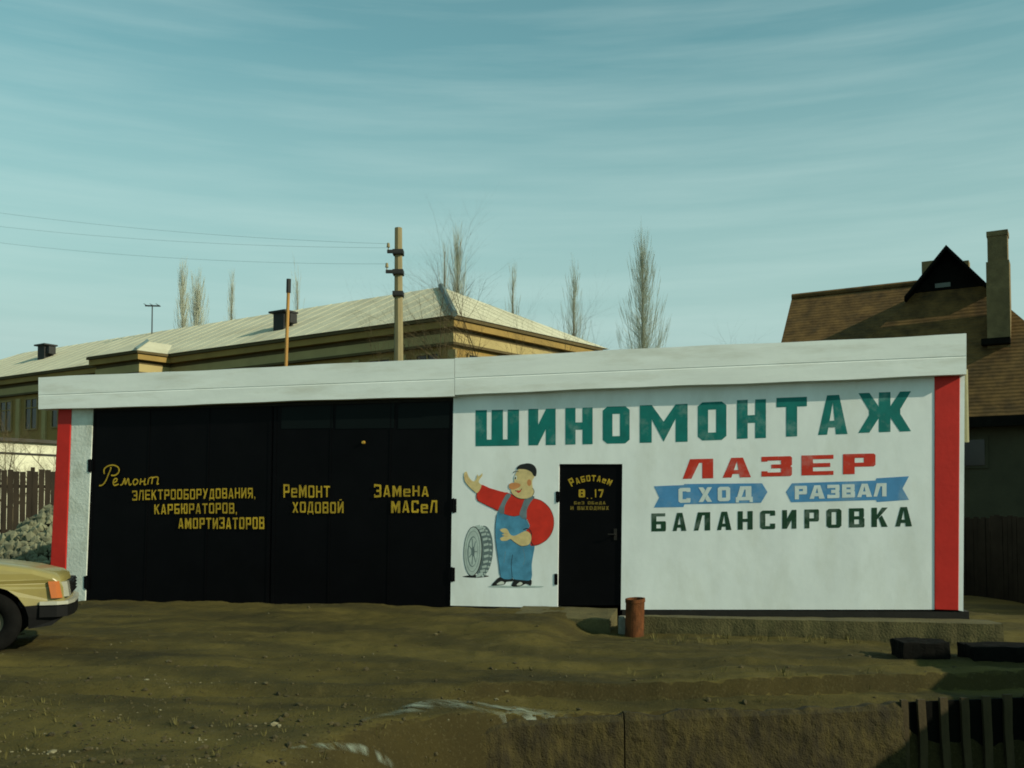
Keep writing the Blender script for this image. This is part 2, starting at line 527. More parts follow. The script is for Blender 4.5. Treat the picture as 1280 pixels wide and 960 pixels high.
# fascia: two long boards that meet above the edge of the gate, roof slab behind
OFF = 0.13
def fascia(px0, px1, tops, bots):
    q = [loc(px0, tops[0], OFF), loc(px1, tops[1], OFF), loc(px1, bots[1], OFF), loc(px0, bots[0], OFF)]
    # subdivided front with a slightly wavy lower edge
    mb = MB(); n = 40
    def P(t, s, y):
        x = (q[0][0] * (1 - t) + q[1][0] * t); x2 = (q[3][0] * (1 - t) + q[2][0] * t)
        zt = q[0][1] * (1 - t) + q[1][1] * t; zb = q[3][1] * (1 - t) + q[2][1] * t
        w_ = 0.006 * math.sin(x * 1.3 + s) + 0.003 * math.sin(x * 4.3 + 2 * s)
        w_ *= (1 if s in (0, 1) else 0.0)
        return (x * (1 - s) + x2 * s, y, zt * (1 - s) + zb * s + w_)
    rows = [0, 0.54, 0.56, 0.58, 1]
    yoff = [-OFF, -OFF, -OFF + 0.005, -OFF, -OFF]
    base = len(mb.v)
    for i in range(n + 1):
        for s, yo in zip(rows, yoff):
            mb.v.append(P(i / n, s, yo))
        mb.v.append(P(i / n, 1, 0.10)); mb.v.append(P(i / n, 0, 0.10))
    k = len(rows) + 2
    for i in range(n):
        for j in range(k):
            j2 = (j + 1) % k
            mb.f.append((base + i * k + j, base + i * k + j2, base + (i + 1) * k + j2, base + (i + 1) * k + j)); mb.m.append(0)
    mb.f.append(tuple(range(base, base + k))); mb.m.append(0)
    mb.f.append(tuple(range(base + n * k, base + n * k + k))[::-1]); mb.m.append(0)
    return mb.build('fascia_board', M['white_fascia'], garage)
fascia(48, 568, (472, 448), (512, 494.5))
fascia(568.6, 1208, (447, 417), (493, 468))
ft0, ft1 = loc(60, 474, OFF), loc(1207, 420, OFF)
mb = MB()
mb.hexa([(ft0[0], 0.105, ft0[1] - 0.01), (ft1[0], 0.105, ft1[1] - 0.01), (ft1[0], 0.105, ft1[1] - 0.30), (ft0[0], 0.105, ft0[1] - 0.30)],
        [(ft0[0], GDEP + 0.4, ft0[1] - 0.25), (ft1[0], GDEP + 0.4, ft1[1] - 0.25), (ft1[0], GDEP + 0.4, ft1[1] - 0.5), (ft0[0], GDEP + 0.4, ft0[1] - 0.5)])
mb.build('roof', M['roofing'], garage)
# lintel above the gate, behind the fascia
prism([loc(100, 488), loc(567, 470), loc(567, 501), loc(100, 514)], 0.01, 0.28, M['plinth'], 'lintel', garage)
# short pale gutter pipe at the right corner
mb = MB()
gp = loc(1209, 470); gp2 = loc(1209, 552)
mb.tube((gp[0] - 0.005, 0.12, gp[1] + 0.1), (gp[0] - 0.005, 0.12, gp2[1]), 0.035, 0.035, 12)
mb.build('gutter_pipe', M['pole_pale'], garage, smooth=False)

# gates
gl, gl2 = loc(115, 508), loc(106, 752)
gr_, gr2 = loc(568, 492), loc(563.5, 757.5)
gm, gm2 = loc(341, 500), loc(336.5, 755)
def lerp2(p, q, t): return (p[0] * (1 - t) + q[0] * t, p[1] * (1 - t) + q[1] * t)
def leaf(tl, tr, br, bl, name):
    o = prism([tl, tr, (br[0], br[1] - 0.02), (bl[0], bl[1] - 0.02)], 0.020, 0.09, M['black_gate'], name, garage, 0.004)
    # steel frame bars and vertical seams of the sheeting
    fr = MB()
    def bar(p, q, w):
        d_ = Vector((q[0] - p[0], q[1] - p[1])); d_.normalize(); n_ = Vector((-d_.y, d_.x)) * w / 2
        pts = [(p[0] + n_.x, p[1] + n_.y), (q[0] + n_.x, q[1] + n_.y), (q[0] - n_.x, q[1] - n_.y), (p[0] - n_.x, p[1] - n_.y)]
        fr.hexa([(x, 0.012, z) for x, z in pts], [(x, 0.0185, z) for x, z in pts])
    for t in (0.012, 0.33, 0.66, 0.988):
        bar(lerp2(tl, tr, t), lerp2(bl, br, t), 0.05 if t in (0.012, 0.988) else 0.02)
    fr.build('frame', M['black_gate'], o)
    return o
gate_l = leaf(gl, (gm[0] - 0.006, gm[1]), (gm2[0] - 0.006, gm2[1]), gl2, 'gate')
gate_r = leaf((gm[0] + 0.006, gm[1]), gr_, gr2, (gm2[0] + 0.006, gm2[1]), 'gate')
tag(gate_l, 'left black gate leaf with three lines of small yellow lettering')
tag(gate_r, 'right black gate leaf with two short yellow inscriptions')
for p0, p1 in ((352, 416), (420, 493), (498, 562)):
    prism(pq((p0, 509 - (p0 - 352) * 0.03), (p1, 508 - (p1 - 352) * 0.03), (p1 - 1, 535), (p0 - 1, 536)), 0.0125, 0.017, M['dark_glass'], 'pane', gate_r)
mb = MB(); kx, kz = loc(454, 553)
mb.tube((kx, 0.019, kz), (kx, -0.02, kz), 0.028, 0.02, 10)
mb.build('knob', M['brass'], gate_r)
for (px, py), par in (((113, 582), gate_l), ((108, 728), gate_l), ((567, 632), gate_r), ((565, 718), gate_r)):
    x, z = loc(px, py)
    mb = MB(); mb.box((x, -0.004, z), (0.09, 0.006, 0.20)); mb.tube((x, -0.004, z - 0.11), (x, -0.004, z + 0.11), 0.010, 0.010, 8)
    mb.build('hinge', M['black_gate'], par)
# door
door = prism([(dl[0] + 0.006, dl[1] - 0.006), (dr[0] - 0.006, dr[1] - 0.006), (dr2[0] - 0.006, loc(776, 757)[1]), (dl2[0] + 0.006, loc(697, 757.5)[1])], 0.024, 0.085, M['black_gate'], 'door', garage, 0.004)
for px, py in ((697, 621), (695, 724)):
    x, z = loc(px, py)
    mb = MB(); mb.box((x, -0.004, z), (0.05, 0.006, 0.15)); mb.tube((x, -0.004, z - 0.08), (x, -0.004, z + 0.08), 0.009, 0.009, 8)
    mb.build('hinge', M['black_gate'], door)
x, z = loc(769, 668)
mb = MB(); mb.box((x, 0.018, z), (0.04, 0.012, 0.16)); mb.tube((x, 0.014, z), (x, -0.03, z), 0.010, 0.010, 8); mb.tube((x, -0.03, z), (x - 0.10, -0.03, z), 0.010, 0.008, 8)
mb.build('handle', M['plinth'], door)

# ---- block lettering -------------------------------------------------------------------
def glyph(ch, t, b):
    Rr = lambda x0, y0, x1, y1: [(x0, y0), (x1, y0), (x1, y1), (x0, y1)]
    mir = lambda P: [(1 - x, y) for x, y in P][::-1]
    flip = lambda P: [(x, 1 - y) for x, y in P][::-1]
    L, Rg = Rr(0, 0, t, 1), Rr(1 - t, 0, 1, 1)
    cx, cy = t * 0.45, 0.10
    OL = [(0, cy), (cx, 0), (t, 0), (t, 1), (cx, 1), (0, 1 - cy)]
    top, bot = Rr(t, 1 - b, 1 - t, 1), Rr(t, 0, 1 - t, b)
    mid = lambda y, x0=t, x1=1 - t: Rr(x0, y - b / 2, x1, y + b / 2)
    T = {
        'Ш': [L, Rr(.5 - t / 2, b, .5 + t / 2, 1), Rg, Rr(t, 0, 1 - t, b)],
        'И': [L, Rg, [(t, .02), (t, .02 + 1.5 * t), (1 - t, .98), (1 - t, .98 - 1.5 * t)]],
        'Н': [L, Rg, mid(.5)],
        'О': [OL, mir(OL), top, bot],
        'М': [L, Rg, [(t, 1), (.5, .30 + t), (.5, .02), (t, .62)], mir([(t, 1), (.5, .30 + t), (.5, .02), (t, .62)])],
        'Т': [Rr(0, 1 - b, 1, 1), Rr(.5 - t / 2, 0, .5 + t / 2, 1 - b)],
        'А': [[(0, 0), (t * .85, 0), (.5, .82), (.5, 1), (.5 - t * .55, 1)], [(1 - t * 1.1, 0), (1, 0), (.5 + t * .6, 1), (.5, 1), (.5, .82)], Rr(.5 - t * .75, .18, .5 + t * .7, .18 + b)],
        'Ж': [Rr(.5 - t / 2, 0, .5 + t / 2, 1)] + [g([(0, 1), (t * .95, 1), (.5 - t / 2, .64), (.5 - t / 2, .44), (.5 - t * 1.35, .5), (.5 - t * 1.35, .56)]) for g in (lambda P: P, mir, flip, lambda P: mir(flip(P)))],
        'Л': [[(0, 0), (t * .8, 0), (t + .18, 1 - b), (t + .18, 1), (.24, 1)], Rg, Rr(t + .18, 1 - b, 1 - t, 1)],
        'З': [[(1 - t, 0), (1 - .05, 0), (1, .07), (1, .44), (.95, .5), (1, .56), (1, .93), (.95, 1), (1 - t, 1)], Rr(.0, 0, 1 - t, b), Rr(.0, 1 - b, 1 - t, 1), Rr(.32, .5 - b / 2, 1 - t, .5 + b / 2), Rr(0, b, t * .55, .27), Rr(0, .75, t * .55, 1 - b)],
        'Е': [L, Rr(t, 0, 1, b), Rr(t, 1 - b, 1, 1), Rr(t, .5 - b / 2, .9, .5 + b / 2)],
        'Р': [L, Rr(t, 1 - b, 1 - t, 1), Rr(t, .36, 1 - t, .36 + b), [(1 - t, .36), (1 - .06, .36), (1, .43), (1, .93), (.94, 1), (1 - t, 1)]],
        'С': [OL, Rr(t, 1 - b, 1 - t, 1), Rr(t, 0, 1 - t, b), [(1 - t, 0), (.95, 0), (1, .07), (1, .30), (1 - t, .30)], [(1 - t, .72), (1, .72), (1, .93), (.95, 1), (1 - t, 1)]],
        'Х': [[(0, 0), (t, 0), (1, 1), (1 - t, 1)], [(0, 1), (.5 - t * .5, .5), (.5, .5 + t * .9), (t, 1)], [(1 - t, 0), (1, 0), (.5 + t * .5, .5), (.5, .5 - t * .9)]],
        'Д': [Rr(0, 0, 1, b), Rr(0, -.14, t * .55, 0), Rr(1 - t * .55, -.14, 1, 0), [(.08, b), (.08 + t * .8, b), (.30 + t * .6, 1 - b), (.30 + t * .6, 1), (.26, 1)], Rr(.92 - t, b, .92, 1), Rr(.30 + t * .6, 1 - b, .92 - t, 1)],
        'В': [L, Rr(t, 0, 1 - t, b), Rr(t, 1 - b, 1 - t, 1), Rr(t, .5 - b / 2, 1 - t, .5 + b / 2), [(1 - t, 0), (.95, 0), (1, .07), (1, .44), (.93, .5), (.97, .56), (.97, .93), (.92, 1), (1 - t, 1)]],
        'Б': [L, Rr(t, 1 - b, .95, 1), Rr(t, 0, 1 - t, b), Rr(t, .56 - b, 1 - t, .56), [(1 - t, 0), (.95, 0), (1, .07), (1, .49), (.95, .56), (1 - t, .56)]],
        'К': [L, [(t, .38), (t, .62), (1 - t * 1.05, 1), (1, 1)], [(t + .10, .46), (t + .30, .60), (1, 0), (1 - t * 1.1, 0)]],
        'Э': [mir(OL), Rr(0, 0, 1 - t, b), Rr(0, 1 - b, 1 - t, 1), Rr(.3, .5 - b / 2, 1 - t, .5 + b / 2), Rr(0, b, t * .6, .25), Rr(0, .75, t * .6, 1 - b)],
        'У': [[(0, 1), (t, 1), (.62, .42), (.46, .28)], [(1 - t, 1), (1, 1), (.42, 0), (.12, 0), (.12, b)]],
        'Ю': [Rr(0, 0, t * .8, 1), Rr(t * .8, .5 - b / 2, .42, .5 + b / 2), Rr(.42, .06, .42 + t * .7, .94), Rr(1 - t * .7, .06, 1, .94), Rr(.46, 0, .96, b), Rr(.46, 1 - b, .96, 1)],
        'Я': [Rg, Rr(t, 1 - b, 1 - t, 1), Rr(t, .40, 1 - t, .40 + b), mir([(1 - t, .40), (.94, .40), (1, .47), (1, .93), (.94, 1), (1 - t, 1)]), [(0, 0), (t, 0), (.62, .40), (.62 - t, .40)]],
        'Й': [L, Rg, [(t, .02), (t, .02 + 1.5 * t), (1 - t, .98), (1 - t, .98 - 1.5 * t)], Rr(.3, 1.1, .7, 1.2)],
        'е': [Rr(0, .08, t, .66), Rr(.06, 0, .95, b), Rr(.06, .74 - b, .92, .74), Rr(1 - t, .38, 1, .66), Rr(t, .33, 1, .33 + b * .8)],
        ',': [[(0, .1), (.3, -.16), (.5, -.12), (.6, .14), (.1, .14)]],
        '.': [Rr(.1, 0, .6, .16)],
        '8': [OL, mir(OL), top, bot, mid(.52)],
        '1': [Rr(.5 - t / 2, 0, .5 + t / 2, 1), [(.12, .72), (.5 - t / 2, .8), (.5 - t / 2, 1)]],
        '7': [Rr(0, 1 - b, 1, 1), [(.2, 0), (.2 + t, 0), (1, 1 - b), (1 - t, 1 - b)]],
        '-': [Rr(.05, .02, .95, .02 + b)],
        'Ч': [Rg, Rr(0, .45, t, 1), Rr(t, .40, 1 - t, .40 + b)],
        'Ы': [L, Rg, Rr(t, 0, .62, b), Rr(t, .5 - b, .62, .5), Rr(.62 - t * .8, b, .62, .5 - b)],
    }
    return T[ch]


def pl(pts):
    xs = [p[0] for p in pts]; ys = [p[1] for p in pts]
    return lambda x: float(np.interp(x, xs, ys)) if len(xs) > 1 else ys[0]


def extrap(p, q):
    return [p, q, ]


def word(text, spans, tops, bots, m, parent, t=.26, b=.17, off=0.002, label=None, jit=0.0, thick=True):
    """spans: list of (px0, px1) per letter or one (px0, px1); tops/bots: photo polylines"""
    if isinstance(spans, tuple):
        x0, x1 = spans
        wd = [0.35 if c in ',.' else 0.6 if c in ' 1' else 1.25 if c in 'ШМЖЮ' else 1.0 for c in text]
        gap = 0.28
        tot = sum(wd) + gap * (len(text) - 1)
        s = (x1 - x0) / tot; cur = x0; spans = []
        for q in wd:
            spans.append((cur, cur + q * s)); cur += (q + gap) * s
    T, B = pl(tops), pl(bots)
    mb = MB(); k = 0
    for ch, (x0, x1) in zip(text, spans):
        if ch == ' ':
            continue
        jy, jh = random.uniform(-jit, jit), 1 + random.uniform(-jit, jit) * 0.04
        for P in glyph(ch, t, b):
            pts = []
            for ux, uy in P:
                px = x0 + ux * (x1 - x0)
                xm = (x0 + x1) / 2 * 0.3 + px * 0.7
                pts.append((px, B(xm) + (T(xm) - B(xm)) * uy * jh + jy))
            y = -off - 0.00008 * (k % 9)
            L_ = [loc(px, py) for px, py in pts]
            tri = tessellate_polygon([[Vector((q[0], q[1], 0)) for q in L_]])
            i = len(mb.v)
            mb.v += [(x, y, z) for x, z in L_]
            for tr in tri:
                mb.f.append(tuple(i + j for j in tr)); mb.m.append(0)
            k += 1
    o = mb.build('lettering', m, parent, fix=False)
    if label:
        o['label'] = label
    return o


def z2(scale, ox, oy):
    return lambda x, y: (x / scale + ox, y / scale + oy)

s8 = 1280 / 580.0
sp = [(a_ / s8 + 580, b_ / s8 + 580) for a_, b_ in ((32, 152), (178, 253), (280, 355), (383, 457), (485, 617), (645, 724), (753, 833), (862, 946), (977, 1058), (1088, 1233))]
TT = [(594, 513), (700, 510.5), (829, 506), (939, 499.5), (1138, 488.5)]
BB = [(594, 558), (700, 556), (829, 553), (939, 548), (1138, 538.5)]
WT = {'Ш': (.23, .17), 'М': (.24, .2), 'Ж': (.25, .2), 'О': (.34, .2), 'Т': (.38, .24)}
for ch, s_ in zip('ШИНОМОНТАЖ', sp):
    pass
# one mesh per word; letters keep their own stem widths
_old_glyph = glyph
def heavy(ch, t, b):
    tb = {'Ш': (.26, .18), 'М': (.25, .2), 'Ж': (.22, .2), 'О': (.36, .2), 'Т': (.36, .24), 'И': (.36, .2), 'Н': (.37, .2), 'А': (.36, .17)}.get(ch, (t, b))
    return _old_glyph(ch, *tb)
glyph = heavy
word('ШИНОМОНТАЖ', sp, TT, BB, M['green_letter'], front_wall, label='large green block letters along the top of the wall')
glyph = _old_glyph
q7 = lambda x: x / 3.2 + 780
h7 = lambda y: y / 3.2 + 540
word('ЛАЗЕР', [(q7(a_), q7(b_)) for a_, b_ in ((235, 357), (395, 508), (550, 672), (710, 838), (876, 1006))],
     [(853, h7(110)), (1094, h7(85))], [(853, h7(188)), (1094, h7(166))], M['red_letter'], front_wall, t=.36, b=.20, label='wide red block letters')
def ribbon_flag(P):
    L_ = [loc(q7(x_), h7(y_)) for x_, y_ in P]
    mb = MB(); i = 0
    mb.v += [(x_, -0.002, z_) for x_, z_ in L_]
    for tr in tessellate_polygon([[Vector((q[0], q[1], 0)) for q in L_]]):
        mb.f.append(tuple(tr)); mb.m.append(0)
    return mb.build('ribbon', M['blue_letter'], front_wall, fix=False)
r1 = ribbon_flag([(120, 217), (238, 212), (242, 208), (552, 205), (574, 240), (548, 283), (242, 289), (238, 300), (120, 302), (141, 262)])
r2 = ribbon_flag([(648, 240), (672, 205), (1006, 194), (1010, 185), (1140, 177), (1114, 226), (1140, 271), (1012, 280), (1008, 272), (668, 281)])
r1['label'] = 'left blue ribbon pointing right'; r2['label'] = 'right blue ribbon pointing left'
word('СХОД', [(q7(a_), q7(b_)) for a_, b_ in ((218, 266), (298, 352), (375, 425), (447, 515))], [(q7(218), h7(224)), (q7(515), h7(216))], [(q7(218), h7(284)), (q7(515), h7(272))], M['white_letter'], front_wall, t=.34, b=.24, off=0.004)
word('РАЗВАЛ', [(q7(a_), q7(b_)) for a_, b_ in ((683, 732), (742, 803), (813, 862), (872, 924), (932, 992), (998, 1050))], [(q7(683), h7(216)), (q7(1050), h7(204))], [(q7(683), h7(270)), (q7(1050), h7(257))], M['white_letter'], front_wall, t=.34, b=.24, off=0.004)
word('БАЛАНСИРОВКА', [(q7(a_), q7(b_)) for a_, b_ in ((110, 168), (195, 250), (280, 345), (372, 430), (455, 515), (545, 605), (633, 690), (722, 780), (810, 870), (900, 962), (990, 1055), (1085, 1152))],
     [(815, h7(326)), (1140, h7(299))], [(815, h7(398)), (1140, h7(377))], M['dark_letter'], front_wall, t=.34, b=.17, label='dark green block letters')

YO = -0.002   # gate lettering sits on the frame bars' front plane
Ly = M['yellow_letter']
word('ЭЛЕКТРООБОРУДОВАНИЯ,', (165.5, 320), [(165, 613), (318, 609.5)], [(165, 625.5), (318, 622.5)], Ly, gate_l, t=.24, b=.16, jit=.3)
word('КАРБЮРАТОРОВ,', (193, 297), [(193, 630.3), (295, 628.5)], [(193, 642.6), (295, 642)], Ly, gate_l, t=.26, b=.16, jit=.3)
word('АМОРТИЗАТОРОВ', (223, 330.5), [(223, 647.8), (330, 646.3)], [(223, 660.7), (330, 661.5)], Ly, gate_l, t=.28, b=.16, jit=.3)
word('РеМОНТ', (354.4, 412.5), [(354, 605.3), (412, 607.7)], [(354, 622), (412, 621.6)], Ly, gate_r, t=.24, b=.15, jit=.4)
word('ХОДОВОЙ', (365.6, 429.5), [(365, 627.5), (429, 627)], [(365, 641), (429, 641.5)], Ly, gate_r, t=.26, b=.16, jit=.4)
word('ЗАМеНА', (467.8, 536), [(468, 604.8), (478, 606.5), (536, 608)], [(468, 622.6), (478, 621), (536, 620.3)], Ly, gate_r, t=.26, b=.16, jit=.4)
word('МАСеЛ', (489, 546.6), [(489, 626.2), (546, 625.6)], [(489, 641), (546, 641)], Ly, gate_r, t=.27, b=.16, jit=.4)


def ribbon(mb, pts, wd, y, mp=None, taper=None):
    """flat brush stroke through photo points"""
    P = [Vector(mp(*p)) for p in pts]
    n = len(P); Lr = []
    for i in range(n):
        d_ = (P[min(i + 1, n - 1)] - P[max(i - 1, 0)])
        d_ = d_.normalized() if d_.length > 0 else Vector((1, 0))
        w_ = wd * (taper(i / (n - 1)) if taper else 1)
        nn = Vector((-d_.y, d_.x)) * w_ / 2
        Lr.append((P[i] + nn, P[i] - nn))
    i0 = len(mb.v)
    for p, q in Lr:
        mb.v += [(p.x, y, p.y), (q.x, y, q.y)]
    for i in range(n - 1):
        mb.f.append((i0 + 2 * i, i0 + 2 * i + 2, i0 + 2 * i + 3, i0 + 2 * i + 1)); mb.m.append(0)

c5 = lambda x, y: (x / 4.923 + 100, y / 4.923 + 560)
mb = MB()
scr = [
    [(118, 232), (140, 226), (160, 200), (176, 160), (190, 128), (188, 118)],
    [(150, 160), (150, 130), (175, 110), (210, 106), (238, 122), (238, 150), (215, 168), (192, 168)],
    [(205, 216), (225, 204), (228, 190), (214, 190), (205, 210), (212, 230), (238, 222)],
    [(248, 228), (262, 222), (276, 186), (280, 224), (298, 188), (304, 226), (318, 220)],
    [(340, 190), (328, 206), (334, 226), (352, 218), (356, 200), (342, 190)],
    [(376, 188), (370, 226)], [(402, 186), (396, 224), (408, 222)], [(372, 208), (400, 204)],
    [(424, 190), (418, 224)], [(424, 188), (446, 182), (442, 222)], [(446, 184), (470, 178), (482, 186), (476, 220), (486, 218)],
]
for j, pts in enumerate(scr):
    ribbon(mb, [c5(*p) for p in catmull(pts, 5, False)], 0.022, -0.002 - 0.0004 * j, loc)
o = mb.build('lettering', Ly, gate_l, fix=False)
o['label'] = 'yellow handwritten word above the block lines'

# door lettering (arched first line)
d12 = lambda x, y: (x / 12.0 + 690, y / 12.0 + 580)
def arc_word(text, P0, P1, P2, h, m, parent, t=.3, b=.2, off=0.002):
    mb = MB(); k = 0; n = len(text)
    for i, ch in enumerate(text):
        for P in glyph(ch, t, b):
            pts = []
            for ux, uy in P:
                s = (i + 0.08 + ux * 0.74) / n
                bx = (1 - s) ** 2 * P0[0] + 2 * s * (1 - s) * P1[0] + s * s * P2[0]
                by = (1 - s) ** 2 * P0[1] + 2 * s * (1 - s) * P1[1] + s * s * P2[1]
                tx = 2 * (1 - s) * (P1[0] - P0[0]) + 2 * s * (P2[0] - P1[0]); ty = 2 * (1 - s) * (P1[1] - P0[1]) + 2 * s * (P2[1] - P1[1])
                ln = math.hypot(tx, ty)
                hh = h * (1.35 if i == 0 else 1.0)
                pts.append(d12(bx + ty / ln * hh * uy, by - tx / ln * hh * uy))
            L_ = [loc(px, py) for px, py in pts]
            j = len(mb.v); y = 0.024 - off - 0.0004 * (k % 9); k += 1
            mb.v += [(x, y, z) for x, z in L_]
            for tr in tessellate_polygon([[Vector((q[0], q[1], 0)) for q in L_]]):
                mb.f.append(tuple(j + q for q in tr)); mb.m.append(0)
    return mb.build('lettering', m, parent, fix=False)
arc_word('РАБОТАеМ', (285, 345), (590, 175), (880, 335), 92, Ly, door)
def door_word(text, x0, x1, yt, yb, **k):
    p0, p1 = d12(x0, yt), d12(x1, yb)
    o = word(text, (p0[0], p1[0]), [(p0[0], p0[1]), (p1[0], p0[1])], [(p0[0], p1[1]), (p1[0], p1[1])], k.pop('m', Ly), door, off=-0.0215, **k)
    return o
M['dim_yellow'] = mat('dim_yellow_letter_paint', (0.17, 0.12, 0.014), 0.6, 0.3, 9.0, 14, 0.1)
door_word('8', 395, 492, 378, 500, t=.34, b=.2)
door_word('..', 515, 610, 440, 520, t=.5, b=.5)
door_word('17', 628, 770, 378, 500, t=.34, b=.2)
door_word('БеЗ ПеРеРЫВА'.replace('П', 'Л'), 320, 800, 562, 606, m=M['dim_yellow'], t=.34, b=.22) if False else None
door_word('БеЗ ОБеДА', 325, 800, 560, 606, m=M['dim_yellow'], t=.34, b=.22)
door_word('И ВЫХОДНЫХ', 272, 850, 632, 688, m=M['dim_yellow'], t=.34, b=.22)

# ---- painted mechanic and tyre ---------------------------------------------------------
z48 = lambda x, y: (x / 4.8 + 560, y / 4.8 + 560)
mural = MB()
_layer = [0]
def paint(pts, m, smooth=4, layer=None):
    P = catmull(pts, smooth) if smooth > 1 else pts
    L_ = [loc(*z48(*p)) for p in P]
    y = -0.0010 - 0.00007 * _layer[0]; _layer[0] += 1
    i = len(mural.v); s = mural.slot(m)
    mural.v += [(x, y, z) for x, z in L_]
    for tr in tessellate_polygon([[Vector((q[0], q[1], 0)) for q in L_]]):
        mural.f.append(tuple(i + q for q in tr)); mural.m.append(s)
def stroke(pts, wd, m, closed=False):
    y = -0.0010 - 0.00007 * _layer[0]; _layer[0] += 1
    P = catmull(pts + ([pts[0]] if closed else []), 4, False)
    n0 = len(mural.f)
    s = mural.slot(m)
    ribbon(mural, [z48(*p) for p in P], wd, y, loc)
    for k in range(n0, len(mural.f)):
        mural.m[k] = s
def ell(cx, cy, rx, ry, k=20, rot=0):
    return [(cx + rx * math.cos(t) * math.cos(rot) - ry * math.sin(t) * math.sin(rot), cy + rx * math.cos(t) * math.sin(rot) + ry * math.sin(t) * math.cos(rot)) for t in [2 * math.pi * j / k for j in range(k)]]
# tyre
paint([(85, 772), (150, 762), (230, 765), (240, 772), (160, 779)], M['ink'], 3)
paint(ell(208, 618, 62, 152, 20, 0.06), M['tyre_grey'], 2)
for k in range(13):                                      # tread blocks
    t0 = -1.45 + k * 0.235
    cxk, cyk = 208 + 60 * math.cos(t0), 618 + 150 * math.sin(t0)
    paint([(cxk - 52, cyk - 2), (cxk - 24, cyk - 9), (cxk - 22, cyk + 5), (cxk - 50, cyk + 12)], M['tyre_pale'], 1)
    paint([(cxk - 18, cyk - 5), (cxk - 4, cyk - 1), (cxk - 4, cyk + 9), (cxk - 17, cyk + 7)], M['tyre_pale'], 1)
paint(ell(150, 620, 56, 150, 20, 0.04), M['ink'], 2)
paint(ell(149, 620, 52, 145, 20, 0.04), M['tyre_pale'], 2)
stroke(ell(149, 620, 42, 122, 16, 0.04), 0.006, M['tyre_grey'], True)
paint(ell(148, 622, 31, 92, 20, 0.04), M['tyre_grey'], 2)
paint(ell(150, 622, 27, 86, 20, 0.04), M['tyre_pale'], 2)
for k in range(7):
    t0 = k * 0.9
    stroke([(150 + 8 * math.cos(t0), 622 + 26 * math.sin(t0)), (150 + 25 * math.cos(t0), 622 + 80 * math.sin(t0))], 0.012, M['tyre_grey'])
paint(ell(150, 622, 10, 30, 16), M['tyre_grey'], 2)
# shoes, ground shade under them is painted in the mural too
paint([(255, 828), (400, 826), (560, 828), (560, 834), (400, 836), (258, 834)], M['tyre_pale'], 2)
paint([(262, 826), (280, 800), (318, 772), (384, 782), (392, 798), (352, 802), (340, 818), (300, 824)], M['ink'], 3)
paint([(382, 830), (392, 800), (408, 782), (496, 786), (497, 826), (470, 814), (432, 830)], M['ink'], 3)
paint([(292, 818), (318, 800), (338, 806), (330, 818)], M['pale_line'], 3)
paint([(412, 822), (432, 804), (448, 812), (436, 824)], M['pale_line'], 3)
# shirt body
paint([(335, 268), (400, 285), (470, 285), (500, 300), (500, 420), (380, 420), (315, 400), (305, 370)], M['shirt'], 3)
# overalls
paint([(303, 376), (345, 398), (395, 410), (440, 404), (475, 440), (505, 520), (520, 585), (512, 640), (503, 700), (500, 788), (440, 792), (392, 784), (386, 760), (380, 786), (316, 774), (302, 680), (286, 570), (284, 470)], M['denim'], 3)
stroke([(388, 640), (380, 700), (386, 780)], 0.008, M['ink'])
stroke([(450, 600), (462, 660), (452, 700)], 0.006, M['strap'])
stroke([(345, 620), (336, 690)], 0.006, M['strap'])
stroke([(292, 400), (284, 480), (288, 570), (304, 690), (316, 772)], 0.007, M['ink'])
stroke([(303, 376), (345, 398), (395, 410), (440, 404), (470, 432)], 0.006, M['ink'])
# left arm stretched out
paint([(198, 220), (250, 240), (310, 258), (350, 275), (330, 335), (306, 378), (250, 352), (178, 316), (170, 280), (176, 255)], M['shirt'], 3)
stroke([(178, 316), (240, 348), (304, 376)], 0.007, M['ink'])
stroke([(198, 222), (178, 256), (172, 284), (180, 314)], 0.010, M['ink'])
# right arm, a big rounded sleeve
paint([(478, 316), (510, 302), (560, 316), (608, 358), (634, 420), (630, 490), (598, 545), (548, 578), (498, 586), (496, 545), (468, 500), (492, 470), (474, 420), (466, 360)], M['shirt'], 4)
stroke([(510, 302), (560, 316), (608, 358), (634, 420), (630, 490), (598, 545), (548, 578), (500, 586)], 0.006, M['ink'])
stroke([(452, 490), (480, 484), (500, 510), (498, 560), (512, 584)], 0.014, M['ink'])
# straps
paint([(352, 276), (378, 284), (356, 318), (340, 356), (336, 396), (302, 380), (318, 336)], M['strap'], 3)
paint([(472, 290), (520, 292), (496, 326), (474, 372), (470, 428), (430, 406), (444, 350)], M['strap'], 3)
# hands and forearm
paint([(98, 150), (112, 142), (122, 168), (140, 192), (156, 200), (170, 186), (176, 158), (186, 170), (206, 152), (204, 170), (188, 190), (186, 208), (202, 226), (184, 262), (166, 268), (132, 238), (104, 204), (96, 176)], M['skin'], 3)
stroke([(112, 150), (118, 184), (140, 208)], 0.005, M['nose'])
stroke([(104, 160), (108, 190), (128, 216)], 0.005, M['nose'])
stroke([(96, 172), (104, 204), (132, 238), (166, 268)], 0.005, M['ink'])
paint([(498, 520), (470, 498), (440, 508), (402, 526), (376, 520), (356, 488), (336, 482), (312, 490), (326, 506), (340, 512), (322, 520), (340, 528), (314, 540), (322, 556), (352, 556), (376, 546), (404, 568), (440, 588), (480, 582), (498, 560)], M['skin'], 3)
stroke([(376, 546), (404, 568), (440, 588), (482, 584)], 0.006, M['ink'])
stroke([(340, 512), (360, 516)], 0.005, M['nose']); stroke([(336, 529), (358, 530)], 0.005, M['nose'])
